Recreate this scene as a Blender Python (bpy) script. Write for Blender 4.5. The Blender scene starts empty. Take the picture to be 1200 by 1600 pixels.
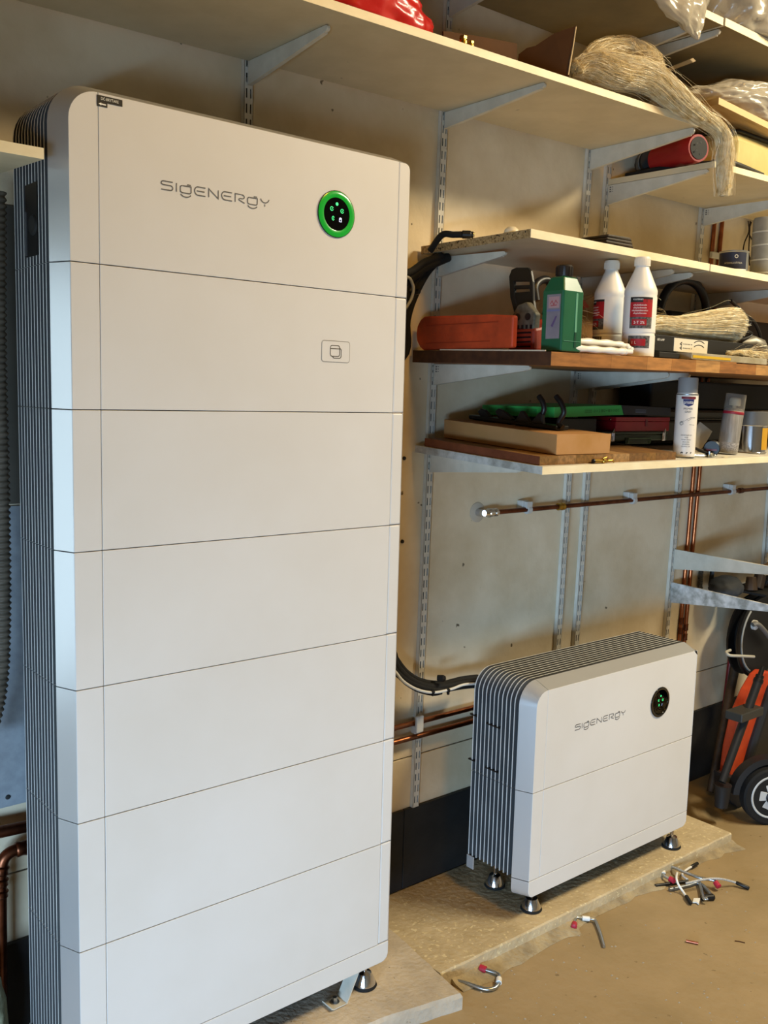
import bpy, bmesh, math, random
from mathutils import Vector, Matrix, noise

S = bpy.context.scene
COL = S.collection
PI = math.pi
random.seed(7)

# ------------------------------------------------------------------ camera
CAM = Vector((-0.6968, -1.7451, 1.5711))
YAW, PITCH, ROLL, FPX = 0.6961, -0.1227, 0.0265, 1494.7
_cy, _sy = math.cos(YAW), math.sin(YAW)
FW = Vector((_sy*math.cos(PITCH), _cy*math.cos(PITCH), math.sin(PITCH)))
_rt = Vector((_cy, -_sy, 0)); _up = _rt.cross(FW)
RT = math.cos(ROLL)*_rt + math.sin(ROLL)*_up
UP = -math.sin(ROLL)*_rt + math.cos(ROLL)*_up
cd = bpy.data.cameras.new('camera'); cam = bpy.data.objects.new('camera', cd); COL.objects.link(cam)
cd.sensor_fit = 'VERTICAL'; cd.sensor_height = 24.0; cd.lens = 24.0*FPX/1600.0; cd.clip_start = 0.02
mw = Matrix((RT, UP, -FW)).transposed().to_4x4(); mw.translation = CAM
cam.matrix_world = mw
S.camera = cam

# ------------------------------------------------------------------ world, lights, exposure
w = bpy.data.worlds.new('world'); S.world = w; w.use_nodes = True
bg = w.node_tree.nodes['Background']; bg.inputs[0].default_value = (0.55, 0.72, 1.0, 1); bg.inputs[1].default_value = 0.3
def area(name, loc, target, sx, sy, power, color, spread=PI):
    l = bpy.data.lights.new(name, 'AREA'); l.shape = 'RECTANGLE'; l.size = sx; l.size_y = sy
    l.energy = power; l.color = color; l.spread = spread
    o = bpy.data.objects.new(name, l); COL.objects.link(o); o.location = loc
    o.rotation_euler = (Vector(target)-Vector(loc)).to_track_quat('-Z', 'Y').to_euler()
    return o
area('daylight_gate', (-3.3, -2.65, 0.5), (0, -1.2, 0.5), 3.0, 0.9, 385, (0.46, 0.71, 1.0))
area('ceiling_tube_light', (3.05, -1.65, 3.45), (2.4, -0.9, 0), 1.3, 0.2, 128, (1.0, 0.88, 0.62))
area('warm_fill_light', (1.0, -1.7, 3.5), (1.0, -1.2, 0), 0.5, 0.5, 28, (1.0, 0.52, 0.08))  # added warm fill from overhead for the tower's upper front
S.view_settings.view_transform = 'Standard'; S.view_settings.look = 'None'
S.view_settings.exposure = 0.04; S.view_settings.gamma = 1.0
S.view_settings.use_curve_mapping = False

# ------------------------------------------------------------------ helpers
def ray(u, v): return (u-600)/FPX*RT - (v-800)/FPX*UP + FW
def PY(u, v, y): d = ray(u, v); return CAM + d*((y-CAM.y)/d.y)      # point of the plane y = const seen there
def PX(u, v, x): d = ray(u, v); return CAM + d*((x-CAM.x)/d.x)
def PZ(u, v, z): d = ray(u, v); return CAM + d*((z-CAM.z)/d.z)

def lin(h):
    h = h.lstrip('#'); out = []
    for i in (0, 2, 4):
        c = int(h[i:i+2], 16)/255.0
        out.append(c/12.92 if c <= 0.04045 else ((c+0.055)/1.055)**2.4)
    return tuple(out)

MATS = {}
def mat(name, col, rough=0.5, metal=0.0, var=None, vscale=6.0, bump=0.0, bscale=60.0, emit=None, estr=0.0,
        trans=0.0, ior=1.45, stretch=None, speck=None, sscale=40.0, sthr=0.72, spec=0.5, alpha=1.0, coat=0.0, sss=0.0, detail=4.0):
    if name in MATS: return MATS[name]
    m = bpy.data.materials.new(name); m.use_nodes = True; nt = m.node_tree; N = nt.nodes; L = nt.links
    b = N['Principled BSDF']
    c = lin(col) if isinstance(col, str) else col
    b.inputs['Base Color'].default_value = (*c, 1); b.inputs['Roughness'].default_value = rough
    b.inputs['Metallic'].default_value = metal; b.inputs['IOR'].default_value = ior
    b.inputs['Specular IOR Level'].default_value = spec
    b.inputs['Transmission Weight'].default_value = trans; b.inputs['Alpha'].default_value = alpha
    b.inputs['Coat Weight'].default_value = coat
    if sss: b.inputs['Subsurface Weight'].default_value = sss; b.inputs['Subsurface Radius'].default_value = (.01, .008, .006)
    if emit: b.inputs['Emission Color'].default_value = (*lin(emit), 1); b.inputs['Emission Strength'].default_value = estr
    tc = N.new('ShaderNodeTexCoord'); mp = N.new('ShaderNodeMapping'); L.new(tc.outputs['Object'], mp.inputs[0])
    if stretch: mp.inputs['Scale'].default_value = stretch
    sock = None
    if var:
        n = N.new('ShaderNodeTexNoise'); n.inputs['Scale'].default_value = vscale; n.inputs['Detail'].default_value = detail
        n.inputs['Roughness'].default_value = 0.6
        L.new(mp.outputs[0], n.inputs['Vector'])
        r = N.new('ShaderNodeValToRGB'); r.color_ramp.elements[0].position = 0.35; r.color_ramp.elements[1].position = 0.65
        r.color_ramp.elements[0].color = (*c, 1); r.color_ramp.elements[1].color = (*lin(var), 1)
        L.new(n.outputs['Fac'], r.inputs[0]); sock = r.outputs[0]
    if speck:
        n2 = N.new('ShaderNodeTexNoise'); n2.inputs['Scale'].default_value = sscale; n2.inputs['Detail'].default_value = 2
        L.new(mp.outputs[0], n2.inputs['Vector'])
        r2 = N.new('ShaderNodeValToRGB'); r2.color_ramp.elements[0].position = sthr; r2.color_ramp.elements[1].position = sthr+0.03
        r2.color_ramp.elements[0].color = (0, 0, 0, 1); r2.color_ramp.elements[1].color = (1, 1, 1, 1)
        L.new(n2.outputs['Fac'], r2.inputs[0])
        mx = N.new('ShaderNodeMix'); mx.data_type = 'RGBA'
        L.new(r2.outputs[0], mx.inputs['Factor'])
        if sock: L.new(sock, mx.inputs['A'])
        else: mx.inputs['A'].default_value = (*c, 1)
        mx.inputs['B'].default_value = (*lin(speck), 1); sock = mx.outputs['Result']
    if sock: L.new(sock, b.inputs['Base Color'])
    if bump:
        nb = N.new('ShaderNodeTexNoise'); nb.inputs['Scale'].default_value = bscale; nb.inputs['Detail'].default_value = 5
        L.new(mp.outputs[0], nb.inputs['Vector'])
        bp = N.new('ShaderNodeBump'); bp.inputs['Strength'].default_value = bump; bp.inputs['Distance'].default_value = 0.01
        L.new(nb.outputs['Fac'], bp.inputs['Height']); L.new(bp.outputs[0], b.inputs['Normal'])
    MATS[name] = m
    return m

class MB:
    """collects shapes of one mesh object, in world coordinates"""
    def __init__(s): s.bm = bmesh.new()
    def face(s, pts):
        try: s.bm.faces.new([s.bm.verts.new(Vector(p)) for p in pts])
        except ValueError: pass
        return s
    def hexa(s, p):      # 8 points: bottom ring 0-3, top ring 4-7
        v = [s.bm.verts.new(Vector(q)) for q in p]
        for f in ((3, 2, 1, 0), (4, 5, 6, 7), (0, 1, 5, 4), (1, 2, 6, 5), (2, 3, 7, 6), (3, 0, 4, 7)):
            s.bm.faces.new([v[i] for i in f])
        return s
    def box(s, lo, hi, M=None):
        (a, b, c), (d, e, f) = lo, hi
        p = [Vector(q) for q in ((a, b, c), (d, b, c), (d, e, c), (a, e, c), (a, b, f), (d, b, f), (d, e, f), (a, e, f))]
        if M: p = [M @ q for q in p]
        return s.hexa(p)
    def prism(s, poly, vec):
        vec = Vector(vec); a = [s.bm.verts.new(Vector(p)) for p in poly]; b = [s.bm.verts.new(Vector(p)+vec) for p in poly]
        n = len(a); s.bm.faces.new(a[::-1]); s.bm.faces.new(b)
        for i in range(n): s.bm.faces.new([a[i], a[(i+1) % n], b[(i+1) % n], b[i]])
        return s
    def loft(s, rings, closed=True, caps=True):
        R = [[s.bm.verts.new(Vector(p)) for p in r] for r in rings]
        n = len(R[0])
        for a, b in zip(R, R[1:]):
            for i in range(n if closed else n-1):
                j = (i+1) % n
                s.bm.faces.new([a[i], a[j], b[j], b[i]])
        if caps and closed:
            s.bm.faces.new(R[0][::-1]); s.bm.faces.new(R[-1])
        return s
    def tube(s, pts, r, n=8, caps=True, flat=1.0):
        pts = [Vector(p) for p in pts]; m = len(pts)
        rs = r if isinstance(r, (list, tuple)) else [r]*m
        rings = []; prev = None
        for i in range(m):
            t = (pts[min(i+1, m-1)]-pts[max(i-1, 0)]).normalized()
            if prev is None:
                a = Vector((0, 0, 1)) if abs(t.z) < 0.9 else Vector((1, 0, 0))
                u = t.cross(a).normalized()
            else:
                u = (prev - t*prev.dot(t)).normalized()
            prev = u; v = t.cross(u)
            rings.append([pts[i] + rs[i]*(math.cos(2*PI*k/n)*u + flat*math.sin(2*PI*k/n)*v) for k in range(n)])
        return s.loft(rings, True, caps)
    def cyl(s, p0, p1, r0, r1=None, n=16): return s.tube([p0, p1], [r0, r0 if r1 is None else r1], n)
    def lathe(s, prof, c, n=24, M=None):
        c = Vector(c); rings = []
        for r, z in prof:
            ring = []
            for k in range(n):
                q = Vector((max(r, 1e-5)*math.cos(2*PI*k/n), max(r, 1e-5)*math.sin(2*PI*k/n), z))
                ring.append((M @ q if M else q) + c)
            rings.append(ring)
        return s.loft(rings)
    def grid(s, fn, nu, nv, thick=0.0):
        V = [[s.bm.verts.new(Vector(fn(i/(nu-1), j/(nv-1)))) for j in range(nv)] for i in range(nu)]
        for i in range(nu-1):
            for j in range(nv-1):
                s.bm.faces.new([V[i][j], V[i+1][j], V[i+1][j+1], V[i][j+1]])
        return s

def wloc(o):
    v = Vector((0, 0, 0))
    while o is not None: v = v + o.location; o = o.parent
    return v

def obj(name, mb, m, parent=None, bevel=0.0, smooth=None, solid=0.0, sub=0, seg=2):
    bm = mb.bm
    bmesh.ops.remove_doubles(bm, verts=bm.verts, dist=1e-6)
    bmesh.ops.recalc_face_normals(bm, faces=bm.faces)
    off = wloc(parent) if parent else Vector((0, 0, 0))
    if parent is None:      # a one-mesh thing gets its origin at its base
        xs = [v.co for v in bm.verts]
        off = Vector((sum(c.x for c in xs)/len(xs), sum(c.y for c in xs)/len(xs), min(c.z for c in xs)))
    bmesh.ops.translate(bm, verts=bm.verts, vec=-off)
    me = bpy.data.meshes.new(name); bm.to_mesh(me); bm.free()
    if m: me.materials.append(m)
    if smooth:
        me.polygons.foreach_set('use_smooth', [True]*len(me.polygons))
        me.set_sharp_from_angle(angle=math.radians(smooth))
    o = bpy.data.objects.new(name, me); COL.objects.link(o)
    if parent: o.parent = parent
    else: o.location = off
    if solid:
        md = o.modifiers.new('solid', 'SOLIDIFY'); md.thickness = solid; md.offset = 0
    if bevel:
        md = o.modifiers.new('bevel', 'BEVEL'); md.width = bevel; md.segments = seg; md.limit_method = 'ANGLE'; md.angle_limit = math.radians(40)
        md.harden_normals = False
    if sub:
        md = o.modifiers.new('sub', 'SUBSURF'); md.levels = sub; md.render_levels = sub
    return o

def tag(o, label=None, cat=None, group=None, kind=None):
    if label: o['label'] = label
    if cat: o['category'] = cat
    if group: o['group'] = group
    if kind: o['kind'] = kind
    return o
def thing(name, label, cat, loc, group=None):
    o = bpy.data.objects.new(name, None); COL.objects.link(o); o.location = loc; o.empty_display_size = 0.05
    return tag(o, label, cat, group)
def copy_tree(o, parent=None):
    c = o.copy(); COL.objects.link(c); c.parent = parent
    for ch in o.children: copy_tree(ch, c)
    return c

def text_obj(name, body, origin, xdir, updir, height, m, parent, width=None, depth=0.0006, bold=0.0, align='LEFT'):
    """flat lettering: origin = left end of the base line"""
    cu = bpy.data.curves.new('t', 'FONT'); cu.body = body; cu.size = 1.0; cu.offset = bold; cu.resolution_u = 3
    cu.align_x = 'LEFT'
    t = bpy.data.objects.new('t', cu); COL.objects.link(t)
    dg = bpy.context.evaluated_depsgraph_get()
    me = bpy.data.meshes.new_from_object(t.evaluated_get(dg)); bpy.data.objects.remove(t)
    bm = bmesh.new(); bm.from_mesh(me); bpy.data.meshes.remove(me); bpy.data.curves.remove(cu)
    xs = [v.co.x for v in bm.verts]; x0, x1 = min(xs), max(xs)
    X = Vector(xdir).normalized(); Y = Vector(updir).normalized(); Z = X.cross(Y)
    sy = height/0.72; sx = sy if width is None else width/(x1-x0)
    if align == 'CENTER': off = -(x1-x0)*sx/2
    else: off = 0
    for v in bm.verts:
        v.co = Vector(origin) + X*((v.co.x-x0)*sx+off) + Y*(v.co.y*sy) + Z*depth
    mb = MB(); mb.bm.free(); mb.bm = bm
    return obj(name, mb, m, parent)

def strokes(mb, lines, origin, X, Y, sc, wd, n, lift):
    """poly-lines of (x, y) drawn as flat ribbons"""
    X, Y, n = Vector(X), Vector(Y), Vector(n)
    for ln in lines:
        p = [Vector(origin)+X*(a*sc)+Y*(b*sc)+n*lift for a, b in ln]
        closed = (p[0]-p[-1]).length < 1e-6 and len(p) > 2
        m = len(p); L = []; R = []
        for i in range(m):
            if closed: a = p[(i-1) % (m-1)]; b = p[(i+1) % (m-1)]
            else: a = p[max(i-1, 0)]; b = p[min(i+1, m-1)]
            d1 = (p[i]-a); d2 = (b-p[i])
            d1 = d1.normalized() if d1.length > 1e-9 else d2.normalized()
            d2 = d2.normalized() if d2.length > 1e-9 else d1
            s1 = n.cross(d1); s2 = n.cross(d2); s = (s1+s2); s = s.normalized() if s.length > 1e-6 else s1
            k = wd/2/max(0.5, s.dot(s1)); L.append(p[i]+s*k); R.append(p[i]-s*k)
        for i in range(m-1): mb.face([L[i], R[i], R[i+1], L[i+1]])
    return mb

def arc(cx, cy, r, a0, a1, n=6, ry=None):
    ry = r if ry is None else ry
    return [(cx+r*math.cos(math.radians(a0+(a1-a0)*i/n)), cy+ry*math.sin(math.radians(a0+(a1-a0)*i/n))) for i in range(n+1)]
def spline(pts, n=8):
    pts = [Vector(p) for p in pts]; out = []
    q = [2*pts[0]-pts[1]]+pts+[2*pts[-1]-pts[-2]]
    for i in range(1, len(q)-2):
        a, b, c, d = q[i-1], q[i], q[i+1], q[i+2]
        for k in range(n):
            t = k/n
            out.append(0.5*((2*b)+(c-a)*t+(2*a-5*b+4*c-d)*t*t+(3*b-a-3*c+d)*t**3))
    out.append(pts[-1]); return out

# ------------------------------------------------------------------ materials
WALLP = mat('painted_masonry', '#c8b695', 0.85, var='#dfd1b6', vscale=3.2, bump=0.12, bscale=45, speck='#6d604c', sscale=30, sthr=0.755)
CEIL = mat('ceiling_board', '#7d7466', 0.9)
ROOMW = mat('dim_garage_wall', '#8a8273', 0.9)
SHELFW = mat('white_melamine', '#cdbfa0', 0.5, var='#c2b494', vscale=9, speck='#9a9079', sscale=30, sthr=0.76)
SHADEB = mat('shaded_shelf_board', '#8a7852', 0.8, var='#7d6c49', vscale=6)  # board colour darkened to hold the shade under the highest shelves
EDGEW = mat('cream_edge_band', '#efe4c4', 0.5, var='#e4d6b2', vscale=25, stretch=(0.4, 1, 1))
CHIP = mat('raw_chipboard', '#b09468', 0.9, var='#7d6238', vscale=160, speck='#3a2a16', sscale=120, sthr=0.62, bump=0.3, bscale=200)
UPR = mat('white_steel_rail', '#d4d0c5', 0.42, var='#c4bfb2', vscale=12)
BRK = mat('white_steel_bracket', '#cdc8ba', 0.45, var='#bfbaab', vscale=18)
BRKWORN = mat('worn_painted_bracket', '#8f908a', 0.6, var='#d4d4d2', vscale=28, bump=0.1)
BUTCH = mat('oiled_butcher_block', '#a8713a', 0.5, var='#7d4a20', vscale=14, stretch=(1.5, 1, 1), bump=0.05)
DARKW = mat('shaded_end_grain', '#4a2a16', 0.6, var='#33190c', vscale=30)  # end grain darkened further, shade of the unlit left end painted in
PINE = mat('bare_wood_board', '#c9a56b', 0.6, var='#b08a50', vscale=8, stretch=(1, 8, 8))
CONC = mat('bare_concrete', '#cfc2ae', 0.9, var='#ab9f8d', vscale=5, bump=0.35, bscale=70, speck='#8b806f', sscale=45, sthr=0.7)
PLINTHM = mat('worn_plinth_concrete', '#c2b190', 0.85, var='#ad9c7b', vscale=9, bump=0.4, bscale=60, speck='#cfc09a', sscale=70, sthr=0.62, detail=8)
MORTAR = mat('mortar_smear', '#a89878', 0.95, var='#877a62', vscale=18, bump=0.6, bscale=60)
FLOORM = mat('stained_concrete_floor', '#9f8a68', 0.75, var='#8d7a58', vscale=2.2, bump=0.25, bscale=30, speck='#776548', sscale=40, sthr=0.715, detail=8)
BLACKB = mat('black_painted_board', '#1b1b1a', 0.6, var='#242322', vscale=9, speck='#6d675b', sscale=60, sthr=0.78, bump=0.1)
WHITEP = mat('satin_white_panel', '#dad8d5', 0.42, spec=0.4, var='#d5d2cd', vscale=2.5)
SILVER = mat('anodised_silver', '#c2c2c2', 0.36, metal=0.55)
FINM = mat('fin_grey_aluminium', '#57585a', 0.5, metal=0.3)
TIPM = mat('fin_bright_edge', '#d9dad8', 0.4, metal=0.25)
COREM = mat('dark_heatsink_core', '#0b0b0c', 0.8, var='#161617', vscale=70)
SEAL = mat('green_seal', '#1c7a3c', 0.5)
BLK = mat('black_plastic', '#0b0b0c', 0.42)
BLKM = mat('matt_black_plastic', '#101010', 0.7)
RUB = mat('black_rubber', '#0c0c0c', 0.8)
CHROME = mat('polished_steel', '#cfcfd2', 0.14, metal=1.0)
ZINC = mat('zinc_plated_steel', '#b7bbbd', 0.3, metal=1.0)
COPPER = mat('copper_pipe', '#b56f48', 0.3, metal=1.0, var='#8d5030', vscale=14)
COPDARK = mat('tarnished_copper', '#7a4a34', 0.38, metal=1.0, var='#56311f', vscale=20)
BRASS = mat('brass', '#b08d3e', 0.28, metal=1.0)
LOGOM = mat('grey_logo_print', '#5c5a58', 0.5)
GLASSB = mat('black_display_glass', '#050506', 0.06, coat=0.6)
GREENL = mat('green_light_ring', '#0c8a28', 0.25, emit='#0a8c22', estr=0.55, coat=0.5)
LEDG = mat('green_led', '#38d880', 0.4, emit='#3ae27f', estr=1.2)
LEDW = mat('white_led', '#e0e4ff', 0.4, emit='#d8dcff', estr=1.2)
WHITEPL = mat('white_plastic', '#e3e2dc', 0.35, sss=0.05)
WHITEPR = mat('white_print', '#f0efe9', 0.6)
BLACKPR = mat('black_print', '#171717', 0.6)
REDPR = mat('red_print', '#a3121c', 0.5)

# ------------------------------------------------------------------ room
YW = 0.365
def struct(name, mb, m, parent=None, **k):
    o = obj(name, mb, m, parent, **k)
    if parent is None: o['kind'] = 'structure'
    return o
struct('floor', MB().box((-3.4, -5.2, -0.12), (4.6, 0.5, 0.0)), FLOORM)
struct('ceiling', MB().box((-3.4, -5.2, 3.7), (4.6, 0.5, 3.82)), CEIL)
# back wall: courses of painted blocks above a lower course
wb = struct('wall_back', MB().box((-3.4, YW+0.006, -0.0), (4.6, YW+0.15, 3.7)), mat('joint_shadow', '#6f6656', 0.95))
struct('block_course', MB().box((-3.4, YW, 0.0), (4.6, YW+0.006, 0.463)), WALLP, wb, bevel=0.002)
struct('wall_panel', MB().box((-3.4, YW, 0.467), (4.6, YW+0.006, 3.7)), WALLP, wb, bevel=0.001)
struct('wall_right', MB().box((4.2, -5.2, 0.0), (4.35, YW, 3.7)), ROOMW)
# left wall with an unseen gate, its opening kept low to shade the tower's upper part, plain front wall behind the camera
struct('wall_left', MB().box((-2.35, -5.2, 0), (-2.2, -3.95, 3.7)).box((-2.35, -1.25, 0), (-2.2, YW, 3.7)).box((-2.30, -3.95, 0.80), (-2.2, -1.25, 3.7)), ROOMW)
struct('wall_front', MB().box((-2.2, -4.75, 0), (4.2, -4.6, 3.7)), ROOMW)
# glowing window added out of view at left to light the tower's silver edge
wn = struct('added_window_1', MB().box((-1.30, YW-0.03, 0.72), (-1.25, YW-0.0006, 1.93)).box((-0.45, YW-0.03, 0.72), (-0.40, YW-0.0006, 1.93)).box((-1.25, YW-0.03, 0.72), (-0.45, YW-0.0006, 0.77)).box((-1.25, YW-0.03, 1.88), (-0.45, YW-0.0006, 1.93)), mat('window_frame_paint', '#d8d6d0', 0.5))
struct('pane', MB().box((-1.25, YW-0.012, 0.77), (-0.45, YW-0.008, 1.88)), mat('added_glow_pane', '#202428', 0.1, emit='#d8f2ff', estr=3.3), wn)
bb = bpy.data.objects.new('baseboard_back', None); COL.objects.link(bb); bb.location = (1.0, YW-0.006, 0.045); bb['kind'] = 'structure'
for a, b in ((-2.9, -0.45), (-0.447, 1.168), (1.171, 2.385), (2.387, 4.15)):
    obj('board', MB().box((a, YW-0.013, 0.046 if a > -0.5 and a < 1.2 else 0.001), (b, YW-0.0005, 0.303)), BLACKB, bb, bevel=0.002)

# concrete plinth and slab
pl = thing('concrete_plinth', 'low worn concrete plinth under the small white inverter unit', 'plinth', (1.7, 0.15, 0))
m_ = MB(); N_ = 60
top = []; bot = []
def plinth_front(t): return -0.040 - 0.020*t + 0.0025*noise.noise(Vector((t*22, 1, 0)))
X0, X1 = 0.968, 2.372
rings = []
for i in range(N_+1):
    t = i/N_; x = X0+(X1-X0)*t; yf = plinth_front(t)
    rings.append([(x, YW-0.014, 0.0), (x, YW-0.014, 0.045), (x, yf+0.004, 0.045), (x, yf, 0.041), (x, yf-0.002, 0.0)])
m_.loft(rings); obj('plinth_body', m_, PLINTHM, pl, smooth=35)
m_ = MB(); rings = []
for i in range(91):
    t = i/90; x = X0+0.04+(X1-X0-0.03)*t; yf = plinth_front(t)-0.002
    wd = 0.012+0.022*abs(noise.noise(Vector((t*7, 5, 0))))+0.02*max(0, noise.noise(Vector((t*16, 9, 0))))+(0.03 if t < .35 else 0.0)*(1-t)
    if t > .93: wd += (t-.93)*0.5
    rings.append([(x, yf+0.004, 0.0005), (x, yf+0.003, 0.017), (x, yf-wd*0.35, 0.007), (x, yf-wd, 0.0035+0.001*noise.noise(Vector((t*60, 0, 0)))), (x, yf-wd-0.003, 0.0005)])
m_.loft(rings); tag(obj('mortar_skirt', m_, MORTAR, pl, smooth=50), 'ragged mortar smear along the foot of the plinth')
sl = MB()
pts = [(-0.9, YW-0.014), (1.02, YW-0.014), (0.992, 0.12), (0.965, -0.06), (0.954, -0.137), (0.75, -0.092), (0.4, -0.06), (-0.9, -0.05)]
dense = []
for (xa, ya), (xb, yb) in zip(pts, pts[1:]+pts[:1]):
    k = max(1, int(math.hypot(xb-xa, yb-ya)/0.02)) if min(ya, yb) < 0.3 and min(xa, xb) > -0.5 else 1
    dense += [(xa+(xb-xa)*i/k, ya+(yb-ya)*i/k) for i in range(k)]
def chip(x, y, s, a): return a*noise.noise(Vector((x*23, y*23, s))) if y < 0.3 else 0.0
sl.loft([[(x+chip(x, y, 1, .004), y+chip(x, y, 2, .004), 0.0) for x, y in dense], [(x+chip(x, y, 3, .003), y+chip(x, y, 4, .003), 0.036+chip(x, y, 5, .004)) for x, y in dense],
         [(x*0.996+chip(x, y, 6, .005), (y+0.006 if y < 0.3 else y)+chip(x, y, 7, .005), 0.0452) for x, y in dense]])
tag(obj('concrete_slab', sl, CONC, None, smooth=30), 'rough grey concrete slab under the tall battery tower', 'slab')

# ------------------------------------------------------------------ battery tower and small inverter unit
def outline(x0, x1, z0, z1, rl, rr, off=0.0, n=8):
    """open path: up the left side, over the top, down the right side, pushed outwards by off"""
    p = [(x0-off, z0)]
    p += arc(x0+rl, z1-rl, rl+off, 180, 90, n)
    p += arc(x1-rr, z1-rr, rr+off, 90, 0, n)
    p += [(x1+off, z0)]
    return p
LOGO = {
 'S': (1.0, [[(1, .98)]+[(.22, .98)]+arc(.2, .77, .2, 90, 270, 5, .21)+[(.8, .56)]+arc(.8, .29, .2, 90, -90, 5, .27)+[(0, .02)]]),
 'I': (0.12, [[(.06, 0), (.06, 1)]]),
 'g': (1.0, [[(.25, .82), (.97, .82), (.97, .25)]+arc(.78, .2, .19, 0, -90, 4)+[(.25, .01)]+arc(.22, .22, .2, 270, 180, 4)+[(.02, .62)]+arc(.22, .62, .2, 180, 90, 4),
             [(.62, 1.0), (.95, 1.0)], arc(.5, .05, .5, 205, 335, 7, .5)]),
 'E': (1.0, [[(1, .98), (.3, .98)]+arc(.35, .5, .33, 100, 260, 7, .49)+[(1, .02)], [(.22, .5), (.92, .5)]]),
 'N': (0.95, [[(.04, 0), (.04, 1), (.92, 0), (.92, 1)]]),
 'R': (0.95, [[(.04, 0), (.04, .98), (.75, .98)]+arc(.72, .72, .2, 90, -90, 5, .23)+[(.5, .49)], [(.5, .49)]+arc(.52, .36, .12, 120, 220, 3)+[(.95, 0)]]),
 'Y': (0.9, [arc(.45, 1.02, .42, 190, 350, 7, .55), [(.45, .3), (.45, .02)]]),
}
def logo(parent, x, z, y, width, h):
    word = ['S', 'I', 'g', 'E', 'N', 'E', 'R', 'g', 'Y']; gap = 0.26
    tot = sum(LOGO[c][0] for c in word)+gap*(len(word)-1); asp = (width/tot)/h
    mb = MB(); cx = 0
    for c in word:
        wd, L = LOGO[c]
        strokes(mb, [[((a+cx)*asp, b) for a, b in l] for l in L], (x, y, z), (1, 0, 0), (0, 0, 1), h, 0.0022, (0, -1, 0), 0.0006)
        cx += wd+gap
    return obj('lettering', mb, LOGOM, parent)

def display(root, x, z, y, lit):
    M = Matrix.Rotation(PI/2, 3, 'X')
    b = obj('status_display', MB().lathe([(0, 0), (0.050, 0), (0.0505, 0.001), (0.0505, 0.0022), (0.0, 0.0022)], (x, y, z), 40, M), BLK if lit else GLASSB, root, smooth=30)
    if lit:
        obj('light_ring', MB().lathe([(0.0355, 0.0022), (0.0355, 0.0036), (0.040, 0.0046), (0.046, 0.0042), (0.049, 0.003), (0.049, 0.0022)], (x, y, z), 48, M), GREENL, b, smooth=40)
        obj('glass', MB().lathe([(0, 0.0023), (0.0353, 0.0023), (0.0353, 0.0030), (0, 0.0030)], (x, y, z), 40, M), GLASSB, b, smooth=40)
    else:
        obj('bezel', MB().lathe([(0.042, 0.0022), (0.042, 0.003), (0.046, 0.0046), (0.0495, 0.0035), (0.0495, 0.0022)], (x, y, z), 48, M), GLASSB, b, smooth=40)
    yl = y-0.0032
    pos = ((0.0, 0.0215), (-0.014, 0.010), (0.0145, 0.008), (-0.010, -0.010), (0.010, -0.0115))
    k = 1.0 if lit else 0.8
    o = obj('indicator', MB().lathe([(0, 0), (0.0036*k, 0), (0.0036*k, 0.0004), (0, 0.0004)], (x+pos[0][0], yl, z+pos[0][1]), 14, M), LEDG, b)
    for i, (dx, dz) in enumerate(pos[1:4]):
        mb = MB()
        rx, rz = (0.0042, 0.0042) if i < 2 else (0.0030, 0.0042)
        ring = [(dx+a, dz+c) for a, c in arc(0, 0, rx, 20, 340, 10, rz)]
        strokes(mb, [ring, [(dx-rx*.2, dz-rz*.2), (dx+rx*.5, dz+rz*.25)]], (x, yl, z), (1, 0, 0), (0, 0, 1), k, 0.0012, (0, -1, 0), 0.0003)
        obj('indicator', mb, LEDG, b)
    mb = MB(); dx, dz = pos[4]; q = 0.0027
    strokes(mb, [[(dx-q, dz-.0038), (dx+q, dz-.0038), (dx+q, dz+.0038), (dx-q, dz+.0038), (dx-q, dz-.0038)], [(dx-q, dz+.001), (dx+q, dz+.001)], [(dx-.001, dz+.0046), (dx+.001, dz+.0046)]],
            (x, yl, z), (1, 0, 0), (0, 0, 1), k, 0.0010, (0, -1, 0), 0.0003)
    obj('indicator', mb, LEDW if lit else mat('dim_led', '#6b7fa8', 0.4, emit='#7f98c8', estr=0.35), b)

def levelling_foot(root, x, y, ztop):
    f = obj('levelling_foot', MB().lathe([(0, 0.050), (0.030, 0.050), (0.029, 0.057), (0.0175, 0.082), (0.006, 0.086), (0.006, ztop), (0, ztop)], (x, y, 0), 24), CHROME, root, smooth=35)
    obj('rubber_pad', MB().lathe([(0, 0.0452), (0.031, 0.0452), (0.033, 0.048), (0.0305, 0.0535), (0, 0.0535)], (x, y, 0), 24), RUB, f, smooth=35)

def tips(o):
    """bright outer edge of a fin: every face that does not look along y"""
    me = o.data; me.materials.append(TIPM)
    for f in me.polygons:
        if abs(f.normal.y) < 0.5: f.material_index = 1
    return o

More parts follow.
